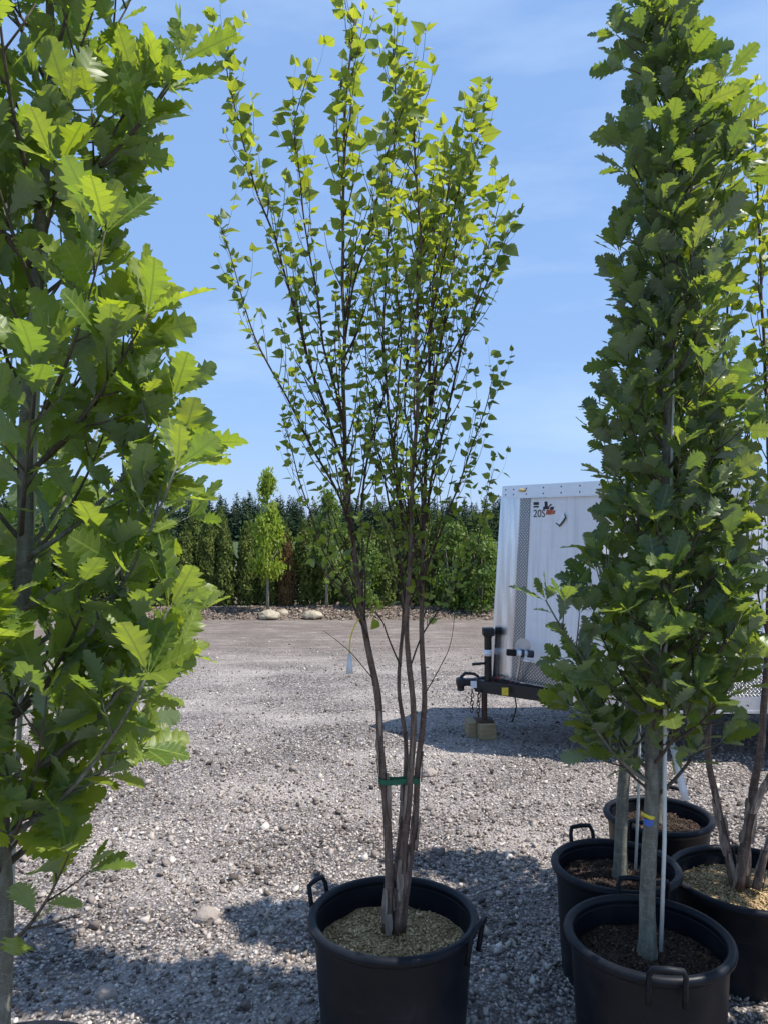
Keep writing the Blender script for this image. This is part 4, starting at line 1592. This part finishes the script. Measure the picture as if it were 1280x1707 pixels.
# bent patch / scrape on the panel
m = MB()
cs, cz = 0.585, ZT - 0.27
V = [nose(cs, cz, 0.002), nose(cs + 0.06, cz + 0.06, 0.014), nose(cs + 0.075, cz + 0.02, 0.016), nose(cs + 0.02, cz - 0.035, 0.008), nose(cs - 0.02, cz - 0.012, 0.002)]
m.add(V, [[0, 1, 2, 3, 4]])
m.build('dent', 'alu', TR_)
m = MB()
m.tube([nose(cs - 0.02, cz - 0.02, 0.006), nose(cs + 0.02, cz - 0.045, 0.010), nose(cs + 0.078, cz + 0.015, 0.012), nose(cs + 0.066, cz + 0.045, 0.010)], [0.003, 0.006, 0.006, 0.003], 5)
m.build('dent_edge', 'black_steel', TR_, True)

# underframe, wheels
def L_(p): return Vector(p) - TB
m = MB()
for y in (YN + 0.12, YF - 0.12):
    m.box(L_((XC - 0.05, y - 0.025, ZK + 0.0)), L_((XE, y + 0.025, ZB - 0.002)))
for k in range(6):
    x = XC + 0.1 + 0.5 * k
    m.box(L_((x, YN + 0.15, ZK + 0.02)), L_((x + 0.04, YF - 0.15, ZB - 0.004)))
m.build('underframe', 'black_steel', TR_)
m = MB()
m.tube([L_((3.15, YN + 0.05, 0.30)), L_((3.15, YF - 0.05, 0.30))], 0.03, 10)
m.build('axle', 'black_steel', TR_, True)
for yc in (YN - 0.115, YF + 0.115):
    wh = MB()
    prof = [(0.16, -0.085), (0.22, -0.095), (0.275, -0.09), (0.296, -0.07), (0.302, 0.0), (0.296, 0.07), (0.275, 0.09), (0.22, 0.095), (0.16, 0.085)]
    V, Fc = [], []
    for k in range(40):
        a = 2 * math.pi * k / 40
        for r, y in prof:
            V.append(L_((3.15 + r * math.cos(a), yc + y, 0.300 + r * math.sin(a))))
    n = len(prof)
    for k in range(40):
        for i in range(n - 1):
            k2 = (k + 1) % 40
            Fc.append([k * n + i, k * n + i + 1, k2 * n + i + 1, k2 * n + i])
    wh.add(V, Fc)
    w_o = wh.build('wheel', 'rubber', TR_, True)
    m = MB()
    V, Fc = [], []
    prof = [(0.0, -0.02), (0.05, -0.02), (0.06, -0.005), (0.12, 0.0), (0.14, -0.05), (0.165, -0.075)]
    sg = 1 if yc < 6 else -1
    for k in range(40):
        a = 2 * math.pi * k / 40
        for r, y in prof:
            V.append(L_((3.15 + r * math.cos(a), yc + y * sg, 0.300 + r * math.sin(a))))
    n = len(prof)
    for k in range(40):
        for i in range(n - 1):
            k2 = (k + 1) % 40
            Fc.append([k * n + i, k2 * n + i, k2 * n + i + 1, k * n + i + 1])
    m.add(V, Fc)
    m.build('rim', 'alu', w_o, True)
m = MB()
V, Fc = [], []
for k in range(17):
    a = math.pi * k / 16
    for y in (YN - 0.24, YN):
        V.append(L_((3.15 + 0.37 * math.cos(a), y, 0.33 + 0.34 * math.sin(a))))
for k in range(16):
    Fc.append([2 * k, 2 * k + 1, 2 * k + 3, 2 * k + 2])
m.add(V, Fc)
m.build('fender', 'alu', TR_, True)

# tongue: two converging beams, coupler, jack, chains
def beam(m, a, b, w, h):
    a, b = Vector(a), Vector(b)
    d = (b - a); d.z = 0; d.normalize()
    s = Vector((-d.y, d.x, 0)) * (w / 2)
    up = Vector((0, 0, h))
    V = [a - s, a + s, b + s, b - s, a - s + up, a + s + up, b + s + up, b - s + up]
    m.add([v - TB for v in V], [[0, 3, 2, 1], [4, 5, 6, 7], [0, 1, 5, 4], [1, 2, 6, 5], [2, 3, 7, 6], [3, 0, 4, 7]])


for y, yo in ((YN + 0.14, -0.03), (YF - 0.14, 0.03)):
    m = MB()
    beam(m, (1.50, y, 0.365), (0.745, 6.3 + yo, 0.365), 0.05, 0.095)
    m.build('tongue_beam', 'black_steel', TR_)
m = MB()
m.box(L_((0.60, 6.265, 0.405)), L_((0.80, 6.335, 0.462)), 0.012)
m.box(L_((0.585, 6.25, 0.395)), L_((0.655, 6.35, 0.470)), 0.022)
m.tube([L_((0.62, 6.3, 0.47)), L_((0.66, 6.3, 0.505)), L_((0.73, 6.3, 0.50)), L_((0.77, 6.3, 0.475))], [0.012, 0.014, 0.012, 0.010], 8)
m.tube([L_((0.622, 6.3, 0.40)), L_((0.622, 6.3, 0.365))], 0.03, 10)
m.build('coupler', 'black_steel', TR_, 'auto')
m = MB()
m.box(L_((0.695, 6.228, 0.400)), L_((0.745, 6.234, 0.455)))
m.build('sticker', 'tag_white', TR_)
m = MB()
m.box(L_((0.915, 6.02, 0.385)), L_((0.965, 6.027, 0.445)))
m.build('sticker', 'yellow', TR_)
m = MB()
m.box(L_((0.82, 6.188, 0.372)), L_((0.87, 6.194, 0.396)))
m.build('sticker', 'yellow', TR_)
jx, jy = 0.835, 6.225
jr = MB()
jr.tube([L_((jx, jy, 0.37)), L_((jx, jy, 0.80)), L_((jx, jy, 0.82))], [0.030, 0.030, 0.036], 14)
jr.box(L_((jx - 0.045, jy - 0.045, 0.82)), L_((jx + 0.05, jy + 0.045, 0.885)), 0.012)
jk = jr.build('jack', 'black_steel', TR_, 'auto')
m = MB()
m.tube([L_((jx, jy, 0.66)), L_((jx, jy, 0.71))], 0.0315, 14)
m.build('jack_band', 'tag_white', jk, True)
m = MB()
m.tube([L_((jx, jy, 0.60)), L_((jx - 0.06, jy - 0.02, 0.60)), L_((jx - 0.13, jy - 0.03, 0.595))], [0.009, 0.011, 0.012], 8)
m.build('crank_handle', 'black_steel', jk, True)
m = MB()
m.tube([L_((jx - 0.03, jy, 0.37)), L_((jx - 0.03, jy, 0.150))], 0.024, 12)
m.box(L_((jx - 0.10, jy - 0.065, 0.136)), L_((jx + 0.04, jy + 0.065, 0.152)), 0.004)
m.build('jack_leg', 'rust', jk, 'auto')
# black / white / blue bar lying across a round plate in front of the nose
m = MB()
by_ = 5.93
m.tube([L_((0.94, by_, 0.735)), L_((1.01, by_, 0.73))], 0.026, 12)
bar = m.build('mount_bar', 'rubber', TR_, True)
m = MB()
m.tube([L_((1.01, by_, 0.73)), L_((1.10, by_, 0.724))], 0.021, 12)
m.build('bar_sleeve', 'tag_white', bar, True)
m = MB()
m.tube([L_((1.05, by_, 0.727)), L_((1.072, by_, 0.725))], 0.030, 12)
m.tube([L_((1.10, by_, 0.724)), L_((1.145, by_, 0.720))], 0.029, 12)
m.build('bar_cap', 'blue_cap', bar, True)
m = MB()
m.tube([L_((1.07, by_ + 0.03, 0.775)), L_((1.07, by_ + 0.045, 0.775))], 0.062, 24)
m.tube([L_((1.05, by_ + 0.02, 0.72)), L_((1.05, by_ + 0.10, 0.60)), L_((1.03, by_ + 0.15, 0.45))], 0.012, 8)
m.build('round_plate', 'alu', bar, 'auto')
# wiring and a hook hanging under the tongue
m = MB()
m.tube([L_((0.86, 6.19, 0.47)), L_((0.90, 6.15, 0.50)), L_((0.95, 6.10, 0.46)), L_((1.0, 6.05, 0.49))], 0.007, 6)
m.build('wire', 'red', TR_, True)
m = MB()
m.tube([L_((0.76, 6.25, 0.47)), L_((0.84, 6.2, 0.492)), L_((0.95, 6.08, 0.475)), L_((1.1, 5.96, 0.48)), L_((1.25, 5.86, 0.465))], 0.009, 6)
m.tube([L_((1.02, 6.04, 0.37)), L_((1.03, 6.03, 0.30)), L_((1.01, 6.02, 0.22)), L_((0.99, 6.02, 0.18))], 0.006, 6)
m.build('cable', 'rubber', TR_, True)


def chain(x, y, z0, z1):
    m = MB()
    n = int((z0 - z1) / 0.030)
    for k in range(n):
        c = Vector((x + 0.004 * math.sin(k * 2), y, z0 - k * 0.030))
        ax = Vector((1, 0, 0)) if k % 2 else Vector((0.3, 1, 0)).normalized()
        pts = []
        for q in range(11):
            a = 2 * math.pi * q / 10
            pts.append(c + ax * (0.0115 * math.cos(a)) + Vector((0, 0, 0.0215 * math.sin(a))) - TB)
        m.tube(pts, 0.0042, 5, cap=False)
    m.build('safety_chain', 'rust', TR_, True)


chain(0.705, 6.22, 0.372, 0.17)
chain(0.755, 6.20, 0.372, 0.15)


def block(a, b, label, rz=0.0):
    c = Vector(((a[0] + b[0]) / 2, (a[1] + b[1]) / 2, a[2]))
    m = MB()
    m.box(Vector(a) - c, Vector(b) - c, 0.006)
    o = m.build('wood_block', 'wood', None, False, c)
    o.rotation_euler = (0, 0, rz)
    tag(o, label, 'block', 'timber blocks under the jack')


block((0.745, 6.13, 0.004), (0.875, 6.29, 0.134), 'squared tan timber block under the trailer jack', 0.25)
block((0.665, 6.20, 0.002), (0.735, 6.36, 0.130), 'greyer timber block tucked behind the tan block under the jack', 0.1)


# ---------------------------------------------------------------- the row of nursery trees along the far side
def spray_cloud(pts, nrm, size, seed, blade='quad', aspect=0.5, droop=0.0):
    """small leaf-shaped faces (kite of 2 triangles) at pts, facing roughly nrm"""
    r = np.random.default_rng(seed)
    n = len(pts)
    d = r.normal(0, 1, (n, 3)); d[:, 2] += 0.6 - droop
    nrm = nrm / np.linalg.norm(nrm, axis=1, keepdims=True) + r.normal(0, 0.6, (n, 3))
    nrm /= np.linalg.norm(nrm, axis=1, keepdims=True)
    d -= nrm * np.sum(d * nrm, 1, keepdims=True)
    d /= np.linalg.norm(d, axis=1, keepdims=True) + 1e-9
    s = np.cross(d, nrm)
    L = (size * r.uniform(0.6, 1.3, n))[:, None]
    tip = pts + d * L
    mid_ = pts + d * L * 0.5
    a = mid_ + s * L * aspect * 0.5 + nrm * L * 0.08
    b = mid_ - s * L * aspect * 0.5 + nrm * L * 0.08
    V = np.stack([pts, a, tip, b], 1).reshape(-1, 3)
    base = (np.arange(n) * 4)[:, None]
    Fc = np.concatenate([base + np.array([[0, 1, 2]]), base + np.array([[0, 2, 3]])], 0)
    UVs = np.tile(np.array([(0.5, 0), (0.9, 0.5), (0.5, 1), (0.1, 0.5)]), (n, 1))
    return V, Fc, UVs


def cedar_mesh(seed, mat='cedar_leaf'):
    """columnar evergreen about 1 m tall x 0.2 m radius, scaled when placed"""
    r = np.random.default_rng(seed)
    n = 3600
    h = r.beta(1.15, 1.25, n)
    lump = np.array([noise.noise(Vector((math.cos(a) * 1.3, math.sin(a) * 1.3, z * 6 + seed))) for a, z in zip(r.uniform(0, 6.28, n), h)])
    a = r.uniform(0, 2 * math.pi, n)
    lump = np.array([noise.noise(Vector((math.cos(q) * 1.5, math.sin(q) * 1.5, z * 7 + seed * 3.1))) for q, z in zip(a, h)])
    prof = np.interp(h, [0, 0.05, 0.2, 0.5, 0.75, 0.9, 1.0], [0.14, 0.185, 0.20, 0.19, 0.145, 0.085, 0.01])
    rad = prof * (1 + 0.32 * lump) * (0.72 + 0.30 * np.sqrt(r.uniform(0, 1, n)))
    pts = np.stack([rad * np.cos(a), rad * np.sin(a), 0.02 + h * 0.95], 1)
    nr = np.stack([np.cos(a), np.sin(a), np.full(n, 0.35)], 1)
    V, Fc, UVs = spray_cloud(pts, nr, np.full(n, 0.052), seed, aspect=0.62)
    tones = np.repeat(np.clip(r.beta(1.6, 2.4, n) + 0.35 * lump, 0, 0.99), 4)
    return mesh_np('crown', V, Fc, mat, tones, UVs)


cedars = [cedar_mesh(k) for k in range(4)]
cedar_dry = cedar_mesh(9, 'cedar_brown')
m = MB()
m.tube([(0, 0, -0.03), (0.003, 0.002, 0.4), (0, 0, 0.9)], [0.022, 0.015, 0.004], 7)
cedar_trunk = mesh_np('trunk', np.array(m.v), m.f, 'oak_twig')


def place_cedar(x, y, h, w, me, label, group, z=0.08):
    root = empty('columnar_evergreen', (x, y, z), label, 'tree', group)
    root.rotation_euler = (random.uniform(-0.03, 0.03), random.uniform(-0.03, 0.03), random.uniform(0, 6.28))
    root.scale = (w, w, h)
    obj('trunk', cedar_trunk, root)
    obj('crown', me, root)


random.seed(77)
ZH = 15.4
k = 0
x = -9.6
GL = 'columnar evergreens in the far row'
while x < 6.2:
    sx = 640 + x / ZH * F
    if abs(sx - 488) < 13:
        place_cedar(x, ZH - 0.1, 1.45, 0.85, cedar_dry, 'dried brown columnar evergreen beside the yellow-green tree', 'dried evergreen')
    else:
        place_cedar(x, ZH + random.uniform(-0.12, 0.2), random.uniform(1.5, 1.86), random.uniform(0.95, 1.2), cedars[k % 4],
                    'dark green columnar evergreen in the row along the far edge of the yard', GL)
    k += 1
    x += random.uniform(0.33, 0.46)
x = -9.8
while x < 6.5:
    place_cedar(x, 17.0 + random.uniform(-0.3, 0.3), random.uniform(1.7, 2.1), random.uniform(1.1, 1.5), cedars[k % 4],
                'columnar evergreen in the second row, behind the front evergreen row', 'columnar evergreens in the second row', 0.05)
    k += 1
    x += random.uniform(0.5, 0.75)


def crown_mesh(seed, mat, n=1900, size=0.075, prof=((0, 0.15), (0.15, 0.36), (0.4, 0.42), (0.7, 0.28), (0.9, 0.13), (1, 0.02)), clump=0.45, name='crown'):
    r = np.random.default_rng(seed)
    nc = 46
    ch = r.uniform(0, 1, nc); ca_ = r.uniform(0, 6.28, nc)
    cr = np.interp(ch, [p for p, _ in prof], [q for _, q in prof]) * np.sqrt(r.uniform(0.1, 1, nc))
    cc = np.stack([cr * np.cos(ca_), cr * np.sin(ca_), ch], 1)
    w = r.integers(0, nc, n)
    pts = cc[w] + r.normal(0, 1, (n, 3)) * np.array([0.075, 0.075, 0.045])
    nr = np.stack([pts[:, 0], pts[:, 1], np.full(n, 0.35)], 1)
    V, Fc, UVs = spray_cloud(pts, nr, np.full(n, size), seed, aspect=0.75)
    ct = r.uniform(-0.2, 0.2, nc)
    tones = np.repeat(np.clip(r.beta(2, 2, n) + ct[w], 0, 0.99), 4)
    return mesh_np(name, V, Fc, mat, tones, UVs)


def young_tree(x, y, h, trunk_h, crown, cw, label, group, mat='pale_bark', z=0.06, lean=0.0):
    root = empty('young_tree', (x, y, z), label, 'tree', group)
    m = MB()
    m.tube([(0, 0, -0.05), (lean * 0.3, 0, trunk_h * 0.5), (lean * 0.6, 0.01, trunk_h), (lean, 0, h * 0.92)], [0.030, 0.024, 0.02, 0.004], 8, jitter=0.06)
    for q in range(7):
        a = q * 2.4
        z0 = trunk_h + (h - trunk_h) * (0.05 + 0.1 * q)
        m.tube([(lean * z0 / h, 0, z0), (lean * z0 / h + 0.25 * cw * math.cos(a), 0.25 * cw * math.sin(a), z0 + 0.2 * (h - trunk_h))], [0.009, 0.003], 5)
    m.build('trunk', mat, root, True)
    o = obj('crown', crown, root, (lean * 0.7, 0, trunk_h * 0.92))
    o.scale = (cw, cw, h - trunk_h * 0.92)
    return root


mc = [crown_mesh(60 + i, 'maple_leaf', 3600, 0.062, ((0, 0.22), (0.12, 0.40), (0.35, 0.44), (0.65, 0.26), (0.9, 0.10), (1, 0.02))) for i in range(2)]
bc = [crown_mesh(70 + i, 'bush_leaf', 3000, 0.062) for i in range(3)]
def at(sx, Zd): return (sx - 640) / F * Zd
young_tree(at(447, 14.6), 14.6, 2.52, 0.78, mc[0], 0.80, 'yellow-green young tree with pale trunk rising above a boulder', 'young trees by the hedge')
young_tree(at(545, 15.0), 15.0, 2.30, 0.75, bc[1], 0.80, 'slim green young tree seen through the left birch branches', 'young trees by the hedge')
young_tree(at(212, 14.4), 14.4, 2.5, 0.95, bc[0], 1.0, 'young tree with slim pale trunk seen through the left oak leaves', 'young trees by the hedge', lean=0.10)
young_tree(at(150, 15.2), 15.2, 2.5, 0.95, bc[1], 1.1, 'young tree farther left behind the left oak, partly hidden by leaves', 'young trees by the hedge')
young_tree(at(60, 14.8), 14.8, 2.6, 0.9, bc[2], 1.1, 'young tree at far left behind the left oak', 'young trees by the hedge')


def bush(x, y, h, w, crown, label, group):
    root = empty('leafy_shrub', (x, y, 0.05), label, 'shrub', group)
    m = MB()
    for q in range(5):
        a = q * 1.3
        m.tube([(0, 0, -0.03), (0.06 * w * math.cos(a), 0.06 * w * math.sin(a), h * 0.4), (0.2 * w * math.cos(a), 0.2 * w * math.sin(a), h * 0.85)], [0.014, 0.010, 0.003], 5)
    m.build('stems', 'pale_bark', root, True)
    o = obj('crown', crown, root, (0, 0, 0.08))
    o.scale = (w, w, h)


random.seed(5)
sb = [crown_mesh(80 + i, 'bush_leaf', 2600, 0.062, ((0, 0.22), (0.3, 0.36), (0.65, 0.33), (0.9, 0.2), (1, 0.05))) for i in range(3)]
for i, (sx, zz, hh_, ww_, lb) in enumerate(((612, 14.9, 1.25, 0.8, 'loose green shrub before the evergreens, behind the left birch stem'),
                                        (752, 14.8, 1.55, 0.95, 'leafy green shrub between the birch stems and the trailer nose'),
                                        (800, 14.6, 1.35, 1.0, 'leafy green shrub next to the silver trailer nose'),
                                        (872, 14.9, 1.6, 1.1, 'leafy green shrub behind the trailer body'))):
    bush(at(sx, zz), zz, hh_, ww_, sb[i % 3], lb, 'leafy shrubs by the hedge')

# pale boulders
import bmesh


def boulder(x, y, w, h, label, seed):
    bm = bmesh.new()
    bmesh.ops.create_icosphere(bm, subdivisions=4, radius=1.0)
    for v in bm.verts:
        c = v.co.copy()
        k = 1 + 0.16 * noise.noise(c * 1.3 + Vector((seed, 0, 0))) + 0.06 * noise.noise(c * 4 + Vector((seed, 2, 0)))
        v.co = Vector((c.x * k * w / 2, c.y * k * w / 2.4, max(-0.35, c.z) * k * h))
    me = bpy.data.meshes.new('boulder')
    bm.to_mesh(me); bm.free()
    me.polygons.foreach_set('use_smooth', np.ones(len(me.polygons), dtype=bool))
    me.materials.append(M['boulder'])
    o = obj('boulder', me, None, (x, y, 0.06))
    tag(o, label, 'boulder')


boulder(at(449, 14.15), 14.15, 0.40, 0.115, 'pale rounded boulder at the foot of the yellow-green tree', 1)
boulder(at(521, 14.2), 14.2, 0.38, 0.105, 'pale flat-topped boulder just right of the yellow-green tree boulder', 2)
def rock(x, y, w, label, seed):
    bm = bmesh.new()
    bmesh.ops.create_icosphere(bm, subdivisions=3, radius=1.0)
    for v in bm.verts:
        c = v.co.copy()
        f = noise.cell(c * 1.4 + Vector((seed, 0, 0)))
        k = 1 + 0.22 * noise.noise(c * 1.6 + Vector((seed, 0, 0))) + 0.12 * noise.noise(c * 4.5 + Vector((0, seed, 0)))
        v.co = Vector((c.x * k * w / 2, c.y * k * w / 2.3, max(-0.5, c.z) * k * w * 0.36))
    me = bpy.data.meshes.new('rock')
    bm.to_mesh(me); bm.free()
    a = me.attributes.new('tone', 'FLOAT', 'POINT')
    a.data.foreach_set('value', np.full(len(me.vertices), 0.45, dtype=np.float32))
    me.materials.append(M['stone'])
    tag(obj('rock', me, None, (x, y, ground_z(x, y) + w * 0.10)), label, 'rock', 'larger stones in the gravel')


rock(at(348, 3.36), 3.36, 0.115, 'fist-sized grey stone in the gravel left of the centre pot', 4)
rock(at(182, 2.82), 2.82, 0.085, 'grey stone at the lower left near the left oak trunk', 8)
rock(at(715, 5.3), 5.3, 0.10, 'dark stone on the gravel just right of the birch stems', 15)
boulder(at(472, 14.5), 14.5, 0.24, 0.09, 'small dull boulder half hidden between the two pale boulders', 3)


# ---------------------------------------------------------------- far conifer wood
def conifer_mesh(seed):
    r = np.random.default_rng(seed)
    n = 1500
    h = 1 - np.sqrt(r.uniform(0, 1, n))
    a = r.uniform(0, 6.28, n)
    tier = 0.75 + 0.25 * np.sin(h * 60 + a * 2)
    rad = (1 - h) ** 0.9 * 0.25 * np.sqrt(r.uniform(0.05, 1, n)) * tier + 0.004
    pts = np.stack([rad * np.cos(a), rad * np.sin(a), 0.03 + 0.97 * h - 0.12 * rad], 1)
    nr = np.stack([np.cos(a) * 0.6, np.sin(a) * 0.6, np.full(n, 0.8)], 1)
    V, Fc, UVs = spray_cloud(pts, nr, 0.03 + 0.05 * (1 - h), seed, aspect=0.5, droop=0.6)
    V2 = V
    tones = np.repeat(r.beta(1.6, 2.2, n), 4)
    return mesh_np('crown', V2, Fc, 'conifer_needle', tones, UVs)


con = [conifer_mesh(200 + i) for i in range(4)]
m = MB()
m.tube([(0, 0, -0.02), (0, 0, 0.5), (0, 0, 0.97)], [0.014, 0.009, 0.002], 6)
con_trunk = mesh_np('trunk', np.array(m.v), m.f, 'oak_twig')
random.seed(31)
for row, (Zr, n, h0, h1) in enumerate(((92, 96, 3.9, 5.0), (104, 96, 5.0, 6.2), (118, 80, 6.0, 7.0))):
    for i in range(n):
        x = -66 + 124 * (i + random.uniform(0.1, 0.9)) / n
        h = random.uniform(h0, h1) * (1.04 - 0.05 * max(0, (x + 10) / 40))
        root = empty('conifer', (x, Zr + random.uniform(-3, 3), -0.1), 'dark conifer in the wood far beyond the hedge', 'tree', 'conifers of the far wood')
        h *= random.choice((0.86, 0.95, 1.0, 1.0, 1.06))
        root.scale = (h * random.uniform(1.1, 1.8), h * random.uniform(1.1, 1.8), h)
        root.rotation_euler = (0, 0, random.uniform(0, 6.28))
        obj('trunk', con_trunk, root)
        obj('crown', con[random.randrange(4)], root)
